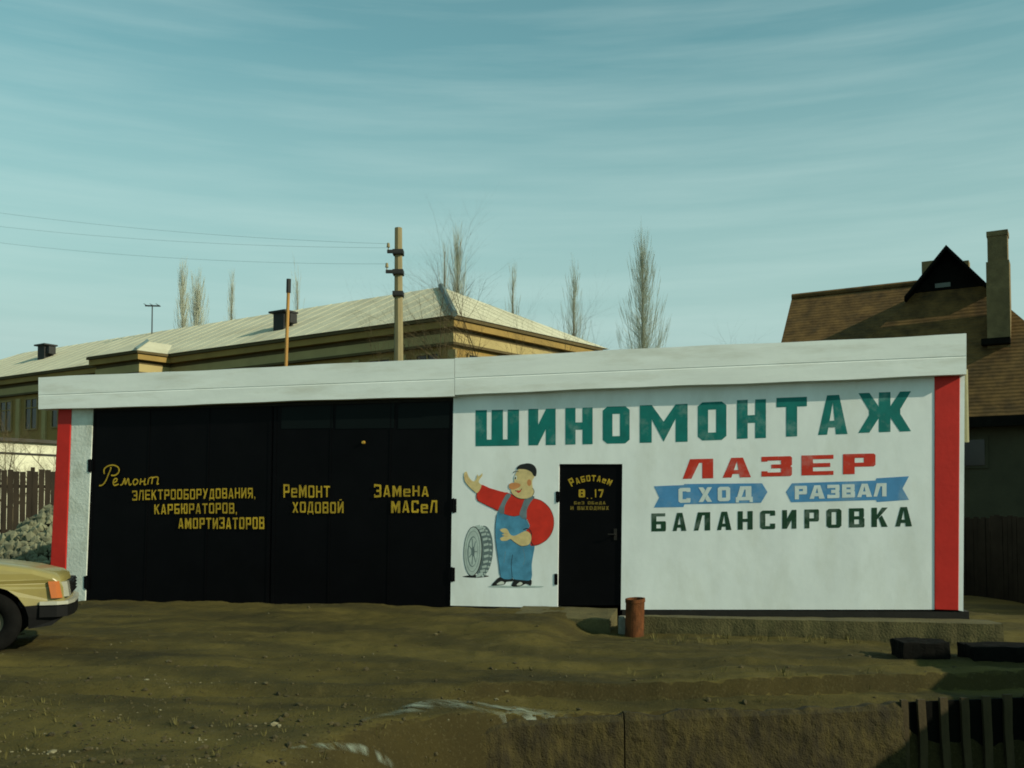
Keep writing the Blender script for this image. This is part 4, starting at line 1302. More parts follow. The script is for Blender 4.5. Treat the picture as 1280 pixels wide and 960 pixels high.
# ------------------------------------------------------------------ things behind on the left
M['brown_board'] = mat('brown_fence_board', (0.026, 0.019, 0.011), 0.9, 0.35, 3.0, 30, 0.3, 0.01, (0.02, 0.015, 0.01), 0.6, 1.3, stretch=(1, 1, 0.3))
M['black_fence'] = mat('dark_fence_board', (0.007, 0.0065, 0.005), 0.9, 0.4, 4.0, 30, 0.3, spec=0.06)
def board_fence(name, A, B, h, bw, m, label, posts=3, base=None, rail=True):
    A, B = Vector(A), Vector(B); L_ = (B - A).length; d_ = (B - A).normalized()
    root = empty(name, A, math.atan2(d_.y, d_.x))
    n = int(L_ / bw); pb = MB()
    for i in range(n):
        x_ = i * bw; p = A + d_ * x_
        z0 = gz(p.x, p.y) - A.z - 0.1
        hh = h * (1 + random.uniform(-0.02, 0.02))
        pb.box((x_ + bw / 2, random.uniform(-0.006, 0.006), z0 + (hh + 0.1) / 2), (bw * 0.93, 0.025, hh + 0.1), None, Matrix.Rotation(R(random.uniform(-0.6, 0.6)), 3, 'Y'))
    pb.build('boarding', m, root)
    if rail:
        for zz in (0.25, 0.8):
            r_ = MB(); z0 = gz(*(A + d_ * L_ / 2)[:2]) - A.z
            r_.box((L_ / 2, 0.045, z0 + h * zz), (L_, 0.05, 0.09)); r_.build('rail', m, root)
    for i in range(posts):
        x_ = L_ * i / (posts - 1); p = A + d_ * x_; z0 = gz(p.x, p.y) - A.z
        q = MB(); q.box((x_, 0.10, z0 + h / 2), (0.11, 0.09, h + 0.2)); q.build('post', m, root)
    return tag(root, label, 'fence')
fa, fb = at(-90, 690, 27.5), at(100, 690, 29.0)
fa.z = gz(fa.x, fa.y); fb.z = gz(fb.x, fb.y)
board_fence('board_fence', fa, fb, at(40, 587, 28).z - gz(fb.x, fb.y), 0.16, M['brown_board'], 'tall brown board fence behind the rubble heap', 4)

# rubble heap
hp = at(40, 690, 24.5); hx, hy = hp.x, hp.y; hz = gz(hx, hy)
M['rubble'] = mat('pale_rubble', (0.15, 0.155, 0.095), 0.9, 0.55, 1.6, 30, 0.3, 0.01, (0.05, 0.05, 0.03), 0.7, 1.1)
def heap_h(x_, y_):
    r_ = math.hypot((x_ - hx - 0.55) / 1.9, (y_ - hy - 0.3) / 1.4)
    return 1.35 * max(0, 1 - r_) ** 0.85
mbv, mbf = [], []
rg = np.random.default_rng(11)
bm0 = bmesh.new(); bmesh.ops.create_icosphere(bm0, subdivisions=1, radius=1)
bv = np.array([v.co[:] for v in bm0.verts]); bf = [tuple(v.index for v in f.verts) for f in bm0.faces]; bm0.free()
for k in range(1500):
    a_ = rg.random() * 6.28; r_ = rg.random() ** 0.6
    x_, y_ = hx + 0.55 + 1.95 * r_ * math.cos(a_), hy + 0.3 + 1.45 * r_ * math.sin(a_)
    s = 0.05 + 0.10 * rg.random() ** 2
    v = bv * (1 + 0.18 * rg.standard_normal((len(bv), 1))) * s * (0.7 + 0.6 * rg.random(3))
    o_ = len(mbv) * len(bv)
    mbv.append(v + np.array([x_, y_, gz(x_, y_) + heap_h(x_, y_) * (0.9 + 0.1 * rg.random())])); mbf += [tuple(i + o_ for i in f) for f in bf]
me_ = bpy.data.meshes.new('rubble_heap'); me_.from_pydata(np.concatenate(mbv).tolist(), [], mbf)
hb = len(me_.vertices)
me_.materials.append(M['rubble']); me_.update()
heap = bpy.data.objects.new('rubble_heap', me_); COL.objects.link(heap)
tag(heap, 'pale heap of broken stone piled against the brown fence left of the garage', 'rubble heap')

# ------------------------------------------------------------------ buildings behind
M['ochre'] = mat('ochre_plaster', (0.27, 0.18, 0.050), 0.85, 0.2, 0.8, 8, 0.2, 0.03, (0.17, 0.12, 0.045), 0.5, 0.5)
M['ochre_pale'] = mat('pale_ochre_trim', (0.36, 0.29, 0.125), 0.85, 0.15, 0.8, 8, 0.2, 0.02, (0.22, 0.18, 0.08), 0.4, 0.6)
M['pale_roof'] = mat('pale_sheet_roof', (0.52, 0.50, 0.36), 0.8, 0.12, 0.6, 6, 0.2, 0.03, (0.27, 0.24, 0.15), 0.5, 0.35)
M['ridge_metal'] = mat('ridge_metal', (0.11, 0.17, 0.17), 0.6, 0.2, 1, 10, 0.1)
M['dark_window'] = mat('dark_window_pane', (0.016, 0.014, 0.012), 0.2, 0.2, 1, 8, 0.0, spec=0.4)
M['frame_wood'] = mat('ochre_window_frame', (0.26, 0.19, 0.07), 0.8, 0.2, 2, 10, 0.0)
M['dark_metal'] = mat('dark_metal', (0.020, 0.021, 0.020), 0.7, 0.2, 5, 30, 0.1)

P0 = at(568, 393, 45.0)
EAVE = P0.z
LD = Vector((-math.sin(R(56.8)), math.cos(R(56.8)), 0)); RD = Vector((math.sin(R(40.1)), math.cos(R(40.1)), 0))
school = empty('school_building', (P0.x, P0.y, 0))
tag(school, 'long ochre two storey building with pale hipped roof behind the garage', 'building')
def sp3(s, r, z):
    """school coordinates: s metres along the long front (to the left), r metres back from it"""
    p = LD * s + RD * r
    return Vector((p.x, p.y, z))
SL, SW = 52.0, 12.4
RISE = 3.15
OV = 0.55
# walls
mb = MB()
W = [sp3(OV, OV, 0), sp3(SL - OV, OV, 0), sp3(SL - OV, SW - OV, 0), sp3(OV, SW - OV, 0)]
mb.hexa([p + Vector((0, 0, -0.5)) for p in W], [p + Vector((0, 0, EAVE - 0.05)) for p in W])
bs0, bs1, bp_ = 20.2, 24.7, 1.93
Wb = [sp3(bs0 + .4, -bp_ + OV, 0), sp3(bs1 - .4, -bp_ + OV, 0), sp3(bs1 - .4, OV + 0.2, 0), sp3(bs0 + .4, OV + 0.2, 0)]
school_wall = mb.build('wall', M['ochre'], school)
mb = MB()
mb.hexa([p + Vector((0, 0, -0.5)) for p in Wb], [p + Vector((0, 0, EAVE - 0.06)) for p in Wb])
bay = mb.build('bay', M['ochre'], school)
# roof
mb = MB()
e = [sp3(0, 0, EAVE), sp3(SL, 0, EAVE), sp3(SL, SW, EAVE), sp3(0, SW, EAVE)]
k0, k1 = sp3(SW / 2, SW / 2, EAVE + RISE), sp3(SL - SW / 2, SW / 2, EAVE + RISE)
mb.face([e[0], e[1], k1, k0]); mb.face([e[1], e[2], k1]); mb.face([e[2], e[3], k0, k1]); mb.face([e[3], e[0], k0]); mb.face([e[3], e[2], e[1], e[0]])
for k in range(1, 44):                                  # standing seams of the sheet roofing
    s_ = k * 1.18
    rt = min(SW / 2, s_, SL - s_)
    pa_, pb2 = sp3(s_, 0.02, EAVE), sp3(s_, rt, EAVE + RISE * rt / (SW / 2))
    mb.tube(pa_ + Vector((0, 0, .01)), pb2 + Vector((0, 0, .01)), 0.014, 0.014, 4)
for k in range(1, 11):
    r_ = k * 1.13; rt = min(r_, SW - r_)
    pa_, pb2 = sp3(0.02, r_, EAVE), sp3(rt, r_, EAVE + RISE * rt / (SW / 2))
    mb.tube(pa_ + Vector((0, 0, .01)), pb2 + Vector((0, 0, .01)), 0.014, 0.014, 4)
roof = mb.build('roof', M['pale_roof'], school)
# bay roof: small hip that dies into the main slope
pitch = RISE / (SW / 2)
bh = (bs1 - bs0) / 2
mb = MB()
q = [sp3(bs0, -bp_, EAVE - 0.02), sp3(bs1, -bp_, EAVE - 0.02), sp3(bs1, 0.3, EAVE - 0.02), sp3(bs0, 0.3, EAVE - 0.02)]
pk = sp3((bs0 + bs1) / 2, -bp_ + bh, EAVE + bh * pitch * 0.85); pk2 = sp3((bs0 + bs1) / 2, bh * 1.0, EAVE + bh * pitch * 0.85)
mb.face([q[0], q[1], pk]); mb.face([q[1], sp3(bs1, 0.02, EAVE), pk2, pk]); mb.face([sp3(bs0, 0.02, EAVE), q[0], pk, pk2]); mb.face([q[3], q[2], q[1], q[0]])
mb.build('bay_roof', M['pale_roof'], school)
# ridge cappings on the near hip
def rib(p, q, r_):
    m_ = MB(); m_.tube(p + Vector((0, 0, 0.05)), q + Vector((0, 0, 0.05)), r_, r_, 6); return m_.build('hip_capping', M['ridge_metal'], school)
rib(e[0], k0, 0.16)
rib(q[0], pk, 0.09)
# cornice mouldings: stepped bands under the eaves
def band(name, r_out, z0, z1, m_, inner=0.75):
    m2 = MB()
    o_ = r_out
    A = [sp3(OV - o_, OV - o_, z0), sp3(SL - OV, OV - o_, z0), sp3(SL - OV, OV + .05, z0), sp3(OV - o_, OV + .05, z0)]
    m2.hexa(A, [p + Vector((0, 0, z1 - z0)) for p in A])
    A = [sp3(OV - o_, OV + .05, z0), sp3(OV + .05, OV + .05, z0), sp3(OV + .05, SW - OV, z0), sp3(OV - o_, SW - OV, z0)]
    m2.hexa(A, [p + Vector((0, 0, z1 - z0)) for p in A])
    A = [sp3(bs0 + .4 - o_, -bp_ + OV - o_, z0), sp3(bs1 - .4 + o_, -bp_ + OV - o_, z0), sp3(bs1 - .4 + o_, OV - o_ - .004, z0), sp3(bs0 + .4 - o_, OV - o_ - .004, z0)]
    m2.hexa(A, [p + Vector((0, 0, z1 - z0)) for p in A])
    return m2.build(name, m_, school)
M['dark_trim'] = mat('dark_weathered_trim', (0.085, 0.064, 0.024), 0.85, 0.2, 0.8, 8, 0.2)
band('gutter', 0.50, EAVE - 0.17, EAVE - 0.03, M['dark_trim'])
band('cornice', 0.40, EAVE - 0.50, EAVE - 0.18, M['ochre'])
band('cornice', 0.12, EAVE - 0.70, EAVE - 0.51, M['dark_trim'])
band('cornice', 0.16, EAVE - 1.15, EAVE - 0.72, M['ochre_pale'])
band('cornice', 0.22, EAVE - 1.28, EAVE - 1.16, M['dark_trim'])
# windows: long front and the short right end
def window(cen, along, out, w_, h_):
    rz = math.atan2(along.y, along.x)
    fr = MB(); Mx = Matrix.Rotation(rz, 3, 'Z')
    for dx, dz, sx, sz in ((-w_ / 2, 0, .09, h_), (w_ / 2, 0, .09, h_), (0, h_ / 2, w_ - .09, .09), (0, -h_ / 2, w_ - .09, .09), (0, 0, .07, h_ - .09), (-w_ / 4, h_ * .2, w_ / 2 - .09, .06), (w_ / 4, h_ * .2, w_ / 2 - .09, .06)):
        fr.box(Vector(cen) + Mx @ Vector((dx, 0, dz)) + out * 0.05, (sx, 0.10, sz), None, Mx)
    f_o = fr.build('window', M['frame_wood'], school)
    pn = MB(); pn.box(Vector(cen) + out * 0.02, (w_, 0.05, h_), None, Mx)
    pn.build('pane', M['dark_window'], f_o)
outL = Vector((LD.y, -LD.x, 0)); outL = outL if outL.y < 0 else -outL
outR = Vector((RD.y, -RD.x, 0))
for fl in (8.15, 4.6):
    for k in range(17):
        s = 2.0 + k * 2.95
        if bs0 - 1 < s < bs1 + 0.6: continue
        window(sp3(s, OV, fl), LD, outL, 1.35, 2.0)
    window(sp3((bs0 + bs1) / 2, -bp_ + OV, fl), LD, outL, 1.35, 2.0)
    for k in range(4):
        window(sp3(OV, 2.2 + k * 2.6, fl), RD, outR, 1.35, 2.0)
# pilasters along the long front
for k in range(18):
    s = 0.55 + k * 2.95
    if bs0 - 0.6 < s < bs1 + 0.4: continue
    m_ = MB(); Mx = Matrix.Rotation(math.atan2(LD.y, LD.x), 3, 'Z')
    m_.box(sp3(s, OV, EAVE / 2 - 0.9) + outL * 0.04, (0.42, 0.16, EAVE - 1.2), None, Mx); m_.build('pilaster', M['ochre_pale'], school)
# roof ventilators: dark louvred boxes with a lid
def roof_vent(px, py):
    # intersect the near slope
    n_ = (e[1] - e[0]).cross(k0 - e[0]).normalized()
    p = on_plane(px, py, P0 * 1 + Vector((0, 0, 0)), n_) 
    loc_ = p - Vector((P0.x, P0.y, 0))
    m_ = MB(); Mx = Matrix.Rotation(math.atan2(LD.y, LD.x), 3, 'Z')
    m_.box(loc_ + Vector((0, 0, 0.30)), (0.8, 0.7, 1.0), None, Mx); m_.box(loc_ + Vector((0, 0, 0.84)), (1.25, 1.0, 0.10), None, Mx)
    m_.box(loc_ + Vector((0, 0, 0.45)) - LD * 0.62, (0.35, 0.5, 0.5), None, Mx)
    return m_.build('roof_vent', M['dark_metal'], school)
roof_vent(354, 410); roof_vent(57, 447)

# antenna on the ridge
ab = at(190, 409, 66); ant = empty('roof_antenna', ab)
tag(ant, 'thin mast antenna with one crossbar on the pale roof ridge', 'antenna')
hh = at(190, 381, 66).z - ab.z
m_ = MB(); m_.tube((0, 0, -0.6), (0, 0, hh), 0.045, 0.04, 6); m_.build('mast', M['dark_metal'], ant)
m_ = MB(); m_.tube((-0.48, 0, hh - 0.06), (0.48, 0.1, hh - 0.06), 0.05, 0.05, 6)
for k in (-0.4, 0.0, 0.4): m_.tube((k, -0.45, hh - 0.02), (k, 0.45, hh - 0.02), 0.02, 0.02, 5)
m_.build('crossbar', M['dark_metal'], ant)

# white low building seen over the fence at the far left
wb = empty('white_shed', at(30, 640, 37)); wb.location.z = 0.5
tag(wb, 'low white shed wall glimpsed above the brown fence at the left', 'shed')
M['shed_white'] = mat('shed_whitewash', (0.62, 0.62, 0.46), 0.85, 0.2, 1.0, 8, 0.2, 0.02, (0.2, 0.18, 0.1), 0.6, 0.8)
zt_, zb_ = at(30, 556, 37).z - 0.5, at(30, 590, 37).z - 0.5
m_ = MB(); Mx = Matrix.Rotation(R(52), 3, 'Z')
m_.box((0, 2.0, zt_ / 2 - 0.3), (7.0, 5.0, zt_ + 0.6), None, Mx); m_.build('wall', M['shed_white'], wb)
m_ = MB()
m_.box((0, 2.0, zt_ + 0.06), (7.3, 5.3, 0.12), None, Mx); m_.build('roof', M['roofing'], wb)
m_ = MB(); m_.box((0, 2.0, at(30, 568, 36).z - 0.5), (7.06, 5.06, 0.07), None, Mx); m_.build('rail', M['dark_metal'], wb)

# ------------------------------------------------------------------ poles and wires
M['pole_concrete'] = mat('pole_concrete', (0.25, 0.21, 0.11), 0.9, 0.25, 2, 20, 0.3, 0.01, (0.10, 0.09, 0.05), 0.5, 2.0, stretch=(1, 1, 0.4))
M['pole_wood'] = mat('pole_wood', (0.40, 0.22, 0.06), 0.85, 0.3, 2, 30, 0.3, 0.01, (0.12, 0.07, 0.03), 0.6, 1.2, stretch=(1, 1, 0.4))
PD = 28.0
pt, pb_ = at(498, 285, PD), at(500, 450, PD)
up = empty('utility_pole', (pb_.x, PD, 0.4)); tag(up, 'tall tapered concrete utility pole with three short dark crossarms', 'utility pole')
m_ = MB(); m_.tube((0, 0, -0.6), (pt.x - pb_.x, 0, pt.z - 0.4), 0.17, 0.105, 8); m_.build('shaft', M['pole_concrete'], up)
arms = []
for py, l_, r_ in ((316, -0.30, 0.12), (341, -0.34, 0.14), (368, -0.10, 0.14)):
    z_ = at(498, py, PD).z - 0.4; x_ = at(498, py, PD).x - pb_.x
    m_ = MB(); m_.box((x_ + (l_ + r_) / 2, -0.14, z_), (r_ - l_, 0.09, 0.085)); m_.box((x_, -0.02, z_), (0.30, 0.32, 0.13))
    arm = m_.build('crossarm', M['dark_metal'], up)
    for q in ((l_ + 0.03,) if py < 360 else ()):
        m_ = MB(); m_.tube((x_ + q, -0.14, z_ + 0.04), (x_ + q, -0.14, z_ + 0.22), 0.015, 0.015, 6); m_.tube((x_ + q, -0.14, z_ + 0.12), (x_ + q, -0.14, z_ + 0.24), 0.05, 0.035, 8)
        m_.build('insulator', M['pole_concrete'], arm)
        arms.append(Vector((pb_.x + x_ + q, PD - 0.14, z_ + 0.62)))
wd_ = at(357, 458, 23.0); wt_ = at(361, 351, 23.0)
wp = empty('wooden_pole', (wd_.x - 0.12, 23.0, 0.3)); tag(wp, 'thin leaning orange brown wooden pole rising behind the roof', 'pole')
m_ = MB(); m_.tube((0, 0, -0.4), (wt_.x - wd_.x + 0.12, 0, wt_.z - 0.3), 0.048, 0.038, 8); m_.build('shaft', M['pole_wood'], wp)
m_ = MB(); m_.tube((wt_.x - wd_.x + 0.115, 0, wt_.z - 0.58), (wt_.x - wd_.x + 0.12, 0, wt_.z - 0.26), 0.055, 0.055, 8); m_.build('collar', M['dark_metal'], wp)
# wires from the concrete pole to the left
def wire(p, q, sag, label):
    m_ = MB(); prev = None
    for i in range(25):
        t = i / 24; c_ = p.lerp(q, t) - Vector((0, 0, sag * 4 * t * (1 - t)))
        if prev is not None: m_.tube(prev, c_, 0.003, 0.003, 4)
        prev = c_
    o = m_.build('overhead_wire', M['dark_metal'], None)
    tag(o, label, 'wire', 'overhead wires left of the utility pole')
wire(arms[0], at(-60, 258, 30), 0.18, 'uppermost thin overhead wire running left from the concrete pole')
wire(arms[0] + Vector((-0.05, 0.05, -0.10)), at(-60, 276, 31), 0.20, 'middle thin overhead wire running left from the concrete pole')
wire(arms[1], at(-60, 296, 30), 0.22, 'lowest thin overhead wire running left from the concrete pole')

# ------------------------------------------------------------------ right house
M['tiles'] = mat('brown_roof_tiles', (0.120, 0.068, 0.020), 0.9, 0.55, 2.6, 12, 0.5, 0.03, (0.036, 0.027, 0.013), 0.8, 1.0)
def tile_rows(m):
    n, l = m.node_tree.nodes, m.node_tree.links
    tc = n.new('ShaderNodeTexCoord'); wv = n.new('ShaderNodeTexWave'); wv.wave_type = 'BANDS'; wv.bands_direction = 'Z'
    wv.inputs['Scale'].default_value = 3.0; wv.inputs['Distortion'].default_value = 1.5; wv.inputs['Detail'].default_value = 3
    l.new(tc.outputs['Object'], wv.inputs['Vector'])
    bp = n.new('ShaderNodeBump'); bp.inputs['Strength'].default_value = 0.35; bp.inputs['Distance'].default_value = 0.03
    l.new(wv.outputs['Fac'], bp.inputs['Height']); l.new(bp.outputs[0], n['Principled BSDF'].inputs['Normal'])
tile_rows(M['tiles'])
M['house_wall'] = mat('grey_house_render', (0.048, 0.046, 0.026), 0.9, 0.3, 1.2, 10, 0.3, 0.02, (0.04, 0.038, 0.022), 0.6, 0.8)
M['brick'] = mat('chimney_brick', (0.165, 0.125, 0.058), 0.9, 0.3, 3, 16, 0.5, 0.02, (0.075, 0.055, 0.03), 0.5, 1.5)
HY = R(30)
HL = Vector((-math.cos(HY), math.sin(HY), 0)); HB = Vector((math.sin(HY), math.cos(HY), 0))
ap_ = at(1185, 318, 29.0)               # gablet apex
GBK = 2.2                               # gablet stands this far behind the front eave
EZ = at(1245, 515, 25.5).z
org = Vector((ap_.x, ap_.y, 0)) - HB * GBK
house = empty('brown_roofed_house', org)
tag(house, 'dark house with brown tiled roof, black gable and tall chimney behind the garage', 'house')
def hp3(l_, b_, z_):
    p = HL * l_ + HB * b_
    return Vector((p.x, p.y, z_))
AZ = ap_.z
HW = 4.4
slope = (AZ - EZ) / HW
GZ = at(1185, 362, 29.0).z; gw_ = (AZ - GZ) / slope
BK = 11.0
mb = MB()
EF = -0.0
fl, fr_ = hp3(HW, EF, EZ), hp3(-HW, EF, EZ)
bl_, br_ = hp3(HW, BK, EZ), hp3(-HW, BK, EZ)
g0, g1 = hp3(gw_, GBK, GZ), hp3(-gw_, GBK, GZ)
A1, A2 = hp3(0, GBK - 0.35, AZ), hp3(0, BK, AZ)
mb.face([fl, fr_, g1, g0])
mb.face([fl, g0, hp3(gw_, GBK - .35, GZ), A1, A2, bl_][:2] + [g0, A2, bl_][1:] if False else [fl, g0, hp3(0, GBK, AZ), A2, bl_])
mb.face([fr_, br_, A2, hp3(0, GBK, AZ), g1])
mb.face([fl, bl_, br_, fr_]); mb.face([bl_, A2, br_])
house_roof = mb.build('roof', M['tiles'], house, fix=False)
# gablet: black boarded triangle with overhanging verges and a small window
m_ = MB(); m_.hexa([hp3(gw_ + .04, GBK - .02, GZ), hp3(-gw_ - .04, GBK - .02, GZ), hp3(0, GBK - .02, AZ + .08)], [hp3(gw_ - .05, GBK + .05, GZ), hp3(-gw_ + .05, GBK + .05, GZ), hp3(0, GBK + .05, AZ - .05)])
gab = m_.build('gable', M['black_fence'], house)
for s in (1, -1):
    m_ = MB()
    p, q_ = hp3(s * (gw_ + .25), 0, GZ - .25 * slope), hp3(0, 0, AZ + 0.06)
    nrm = Vector((0, 0, 0.12))
    m_.hexa([p + HB * (GBK - .45), q_ + HB * (GBK - .45), q_ + HB * (GBK + .3), p + HB * (GBK + .3)], [x_ + nrm for x_ in (p + HB * (GBK - .45), q_ + HB * (GBK - .45), q_ + HB * (GBK + .3), p + HB * (GBK + .3))])
    m_.build('verge_board', M['black_fence'], house)
gx0 = (at(1180, 355, 28.9) - org)
m_ = MB(); Mx = Matrix.Rotation(math.atan2(-HL.y, -HL.x), 3, 'Z')
m_.box(hp3(0.15, GBK - .04, GZ + .14), (0.42, 0.05, 0.13), None, Mx); m_.build('gable_window', M['chrome'] if False else mat('gable_pane', (0.10, 0.12, 0.10), 0.2, 0.1, 3, 10, 0), house)
# small stacks that peep out behind the gable
for px, nm in ((1162, 'roof_stack'), (1203, 'roof_stack')):
    p = at(px, 340, 32.0) - org
    zt3 = at(px, 328, 32.0).z
    m_ = MB(); m_.box((p.x, p.y, zt3 - 1.2), (0.42, 0.42, 2.4), None, Mx); m_.build(nm, M['brick'], house)
# main walls
m_ = MB(); W = [hp3(HW - .5, .5, -0.3), hp3(-HW + .5, .5, -0.3), hp3(-HW + .5, BK - .1, -0.3), hp3(HW - .5, BK - .1, -0.3)]
m_.hexa(W, [Vector((p.x, p.y, EZ - 0.02)) for p in W]); m_.build('wall', M['house_wall'], house)
m_ = MB(); W = [hp3(HW, -.02, EZ - .28), hp3(-HW, -.02, EZ - .28), hp3(-HW, .1, EZ - .28), hp3(HW, .1, EZ - .28)]
m_.hexa(W, [Vector((p.x, p.y, EZ - 0.01)) for p in W]); m_.build('eaves_board', M['black_fence'], house)
# left wing with its own ridge
wz = at(990, 372, 34.0).z; wl0 = at(990, 372, 34.0) - org
lw = wl0.dot(HL); rb = wl0.dot(HB)
m_ = MB()
we = rb - (wz - EZ) / 1.2
m_.face([hp3(lw, rb, wz), hp3(0.5, rb, wz), hp3(0.5, we, EZ), hp3(lw, we, EZ)])
m_.face([hp3(lw, rb, wz), hp3(lw, rb + 4, EZ), hp3(0.5, rb + 4, EZ), hp3(0.5, rb, wz)])
m_.face([hp3(lw, we, EZ - .01), hp3(0.5, we, EZ - .01), hp3(0.5, rb + 4, EZ - .01), hp3(lw, rb + 4, EZ - .01)])
m_.build('wing_roof', M['tiles'], house, fix=False)
m_ = MB(); m_.hexa([hp3(lw - .15, we + .4, -.3), hp3(1.0, we + .4, -.3), hp3(1.0, rb + 3.6, -.3), hp3(lw - .15, rb + 3.6, -.3)], [hp3(lw - .15, we + .4, EZ - .03), hp3(1.0, we + .4, EZ - .03), hp3(1.0, rb + 3.6, EZ - .03), hp3(lw - .15, rb + 3.6, EZ - .03)])
m_.face([hp3(lw - .15, we + .4, EZ - .03), hp3(lw - .15, rb + 3.6, EZ - .03), hp3(lw - .15, rb, wz - .25)])
m_.build('wing_wall', M['house_wall'], house)
m_ = MB(); m_.tube(hp3(lw, rb, wz + .02), hp3(0.6, rb, wz + .02), 0.10, 0.10, 6); m_.build('ridge_tile', M['tiles'], house)
# chimney on the front slope
hipn = (fr_ - fl).cross(g0 - fl).normalized()
cbw = on_plane(1249, 428, org + fl, hipn)
cb = cbw - org + HB * 0.2
CD = cbw.y
czt = at(1250, 291, CD).z; czm = at(1250, 327, CD).z
m_ = MB(); m_.box((cb.x, cb.y, (czt + czm) / 2 + .02), (0.50, 0.50, czt - czm + 0.04), None, Mx); m_.box((cb.x, cb.y, (czm + cbw.z - 0.5) / 2), (0.58, 0.58, czm - cbw.z + 0.5), None, Mx)
m_.box((cb.x, cb.y, czt - .02), (0.54, 0.54, 0.14), None, Mx)
m_.build('chimney', M['brick'], house)
m_ = MB(); bb = at(1245, 427, CD - 0.12) - org; m_.box((bb.x, bb.y, bb.z), (0.72, 0.34, 0.17), None, Mx); m_.build('chimney_flashing', M['black_fence'], house)
# window in the front wall
hw_p = on_plane(1217, 566, org + HB * 0.5, HB) - org
m_ = MB(); m_.box((hw_p.x, hw_p.y, hw_p.z), (0.72, 0.10, 0.85), None, Mx); f_o = m_.build('window', M['house_wall'], house)
m_ = MB(); m_.box(Vector((hw_p.x, hw_p.y, hw_p.z)) - HB * 0.06, (0.56, 0.05, 0.70), None, Mx); m_.build('pane', M['dark_window'], f_o)

# dark board fence at the right of the garage
fa, fb = at(1190, 755, 19.0), at(1420, 750, 14.2)
fa.z = gz(fa.x, fa.y); fb.z = gz(fb.x, fb.y)
board_fence('board_fence', fa, fb, 1.45, 0.13, M['black_fence'], 'low black board fence between the garage corner and the right edge', 3)
# unseen box added right of the frame to shade the corner of the lot
nb = empty('added_shade_shed', (9.4, 6.9, 0), R(92)); tag(nb, 'unseen dark shed added right of the ditch to shade the corner of the lot', 'shed')
m_ = MB(); m_.box((0, 0, 1.05), (3.4, 2.2, 2.1)); m_.build('wall', M['black_fence'], nb)
m_ = MB(); m_.box((0, 0, 2.16), (3.7, 2.5, 0.10)); m_.build('roof', M['roofing'], nb)

# ------------------------------------------------------------------ trees
M['poplar'] = mat('haze_pale_poplar_twigs', (0.44, 0.46, 0.35), 0.9, 0.3, 0.6, 10, 0.0)  # twig colour lightened to stand in for haze over the distance
M['bark'] = mat('bark', (0.13, 0.105, 0.06), 0.95, 0.3, 3, 30, 0.3)
M['twig'] = mat('twigs', (0.10, 0.075, 0.035), 0.95, 0.3, 2, 30, 0.0)

def poplar(px, ytop, Yd, width_px, label, n=170, stems=1, lean=0.0, base_z=0.4, fill=1.0):
    n = int(n * 2.3)
    rg = random.Random(int(px * 7 + ytop))
    top = at(px, ytop, Yd); H = top.z - base_z; wr = width_px * Yd / F / 2 * 1.5
    root = empty('poplar_tree', (top.x - lean, Yd, base_z)); tag(root, label, 'tree', 'bare poplars on the skyline')
    m_ = MB(); m_.tube((0, 0, -0.3), (lean * .5, 0, H * 0.5), H * 0.012, H * 0.008, 6); m_.tube((lean * .5, 0, H * 0.5), (lean, 0, H * 0.97), H * 0.008, 0.02, 6); m_.build('trunk', M['bark'], root)
    m_ = MB()
    for k in range(n):
        t = rg.uniform(0.12, 0.93) ** 0.9
        z0 = H * t; a_ = rg.uniform(0, 6.283)
        env = wr * min(1.0, (1 - t) * 2.0 + 0.16) * rg.uniform(0.1, 1.0)
        ln = H * rg.uniform(0.10, 0.24) * (1.1 - 0.55 * t)
        p = Vector((lean * t, 0, z0)); dx, dy = math.cos(a_) * env, math.sin(a_) * env
        mid = p + Vector((dx * 0.75, dy * 0.75, ln * 0.45)); tip = p + Vector((dx, dy, ln))
        r_ = (0.012 + 0.014 * (1 - t)) * Yd / 80
        m_.tube(p, mid, r_, r_ * .6, 3); m_.tube(mid, tip, r_ * .6, 0.006, 3)
        for j in range(int(5 * fill)):
            s = rg.uniform(0.2, 1); b_ = p.lerp(mid, s) if s < .6 else mid.lerp(tip, s - .4)
            aa = a_ + rg.uniform(-1.4, 1.4); l2 = ln * rg.uniform(0.18, 0.45)
            m_.tube(b_, b_ + Vector((math.cos(aa) * l2 * .22, math.sin(aa) * l2 * .22, l2)), r_ * .42, 0.004, 3)
    m_.build('crown', M['poplar'], root, fix=False)
    return root
poplar(229, 340, 92, 24, 'dense bare poplar, tallest of the clump behind the left part of the roof', 150)
poplar(247, 352, 95, 34, 'broad bare poplar right beside the tallest one of the left clump', 210, fill=1.0)
poplar(290, 350, 100, 15, 'lone thin bare poplar between the left clump and the wooden pole', 80, fill=.7)
poplar(372, 342, 104, 26, 'faint bare poplar just right of the wooden pole top', 60, fill=.5)
poplar(572, 302, 84, 32, 'dark dense bare poplar rising right behind the roof peak', 170, fill=1.1)
poplar(556, 304, 92, 18, 'thin bare poplar at the left of the dark one behind the roof peak', 70, fill=.5)
poplar(641, 336, 98, 24, 'sparse bare poplar on the right roof slope nearest the roof peak', 80, fill=.6)
poplar(717, 340, 96, 40, 'medium bare poplar halfway down the right roof slope', 130, fill=.8)
poplar(803, 305, 88, 52, 'tallest broad bare poplar standing clear of the roof at its right', 250, fill=1.2)


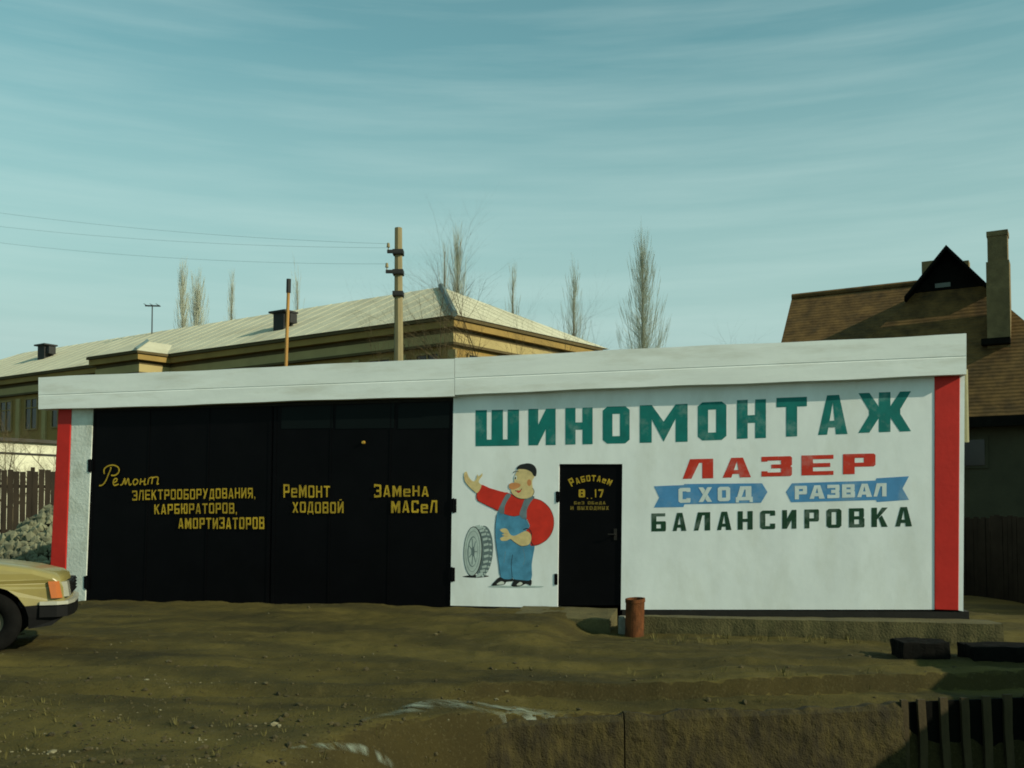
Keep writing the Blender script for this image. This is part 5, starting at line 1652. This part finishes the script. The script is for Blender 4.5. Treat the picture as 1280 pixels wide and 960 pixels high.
def bare_tree(loc_, H, spread, label, seed, levels=4, r0=0.09, first=0.25, name='bare_tree', group=None):
    rg = random.Random(seed); root = empty(name, loc_); tag(root, label, 'tree', group)
    tr, cr = MB(), MB()
    def grow(p, d_, ln, r_, lv):
        mb_ = tr if lv == 0 else cr
        segs = 4; q = p
        for k in range(segs):
            d_ = (d_ + Vector((rg.uniform(-1, 1), rg.uniform(-1, 1), rg.uniform(-.2, .5))) * 0.13).normalized()
            q2 = q + d_ * ln / segs
            ra, rb_ = r_ * (1 - .6 * k / segs), r_ * (1 - .6 * (k + 1) / segs)
            mb_.tube(q, q2, ra, rb_, 6 if lv == 0 else 4 if lv == 1 else 3)
            if lv < levels and (lv > 0 or (k + 1) / segs > first):
                for j in range(rg.randint(1, 3) if lv < 3 else rg.randint(1, 2)):
                    a_ = rg.uniform(0, 6.283); o_ = d_.orthogonal().normalized()
                    o_ = Matrix.Rotation(a_, 3, d_) @ o_
                    nd = (d_ * rg.uniform(.5, 1.0) + o_ * spread * rg.uniform(.5, 1.1) + Vector((0, 0, .15))).normalized()
                    grow(q2, nd, ln * rg.uniform(.42, .68), rb_ * rg.uniform(.45, .65), lv + 1)
            q = q2
    grow(Vector((0, 0, -0.2)), Vector((0, 0, 1)), H * 0.62, r0, 0)
    tr.build('trunk', M['bark'], root, fix=False); cr.build('crown', M['twig'], root, fix=False)
    return root
p = at(640, 640, 34); bare_tree((p.x, 34, 0.4), 9.5, .75, 'bare leafless tree in front of the lit end of the ochre building', 4, 4, 0.10)
p = at(530, 640, 36); bare_tree((p.x, 36, 0.4), 9.6, .5, 'bare leafless tree just right of the concrete utility pole', 9, 4, 0.09)
p = at(700, 640, 30); bare_tree((p.x, 30, 0.4), 6.6, .8, 'low bare leafless tree by the right end of the pale roof', 14, 4, 0.08)
p = at(20, 640, 31); bare_tree((p.x, 31, 0.5), 4.4, .9, 'bare leafless tree in front of the white shed at the left edge', 21, 4, 0.07)
p = at(58, 640, 32.5); bare_tree((p.x, 32.5, 0.5), 4.6, .9, 'bare leafless tree by the red stripe, in front of the white shed', 25, 4, 0.06)
p = at(925, 640, 24); bare_tree((p.x, 24, 0.3), 5.6, .6, 'bare leafless treetop peeping over the white fascia left of the tiled house', 33, 3, 0.06)

bpy.context.view_layer.update()
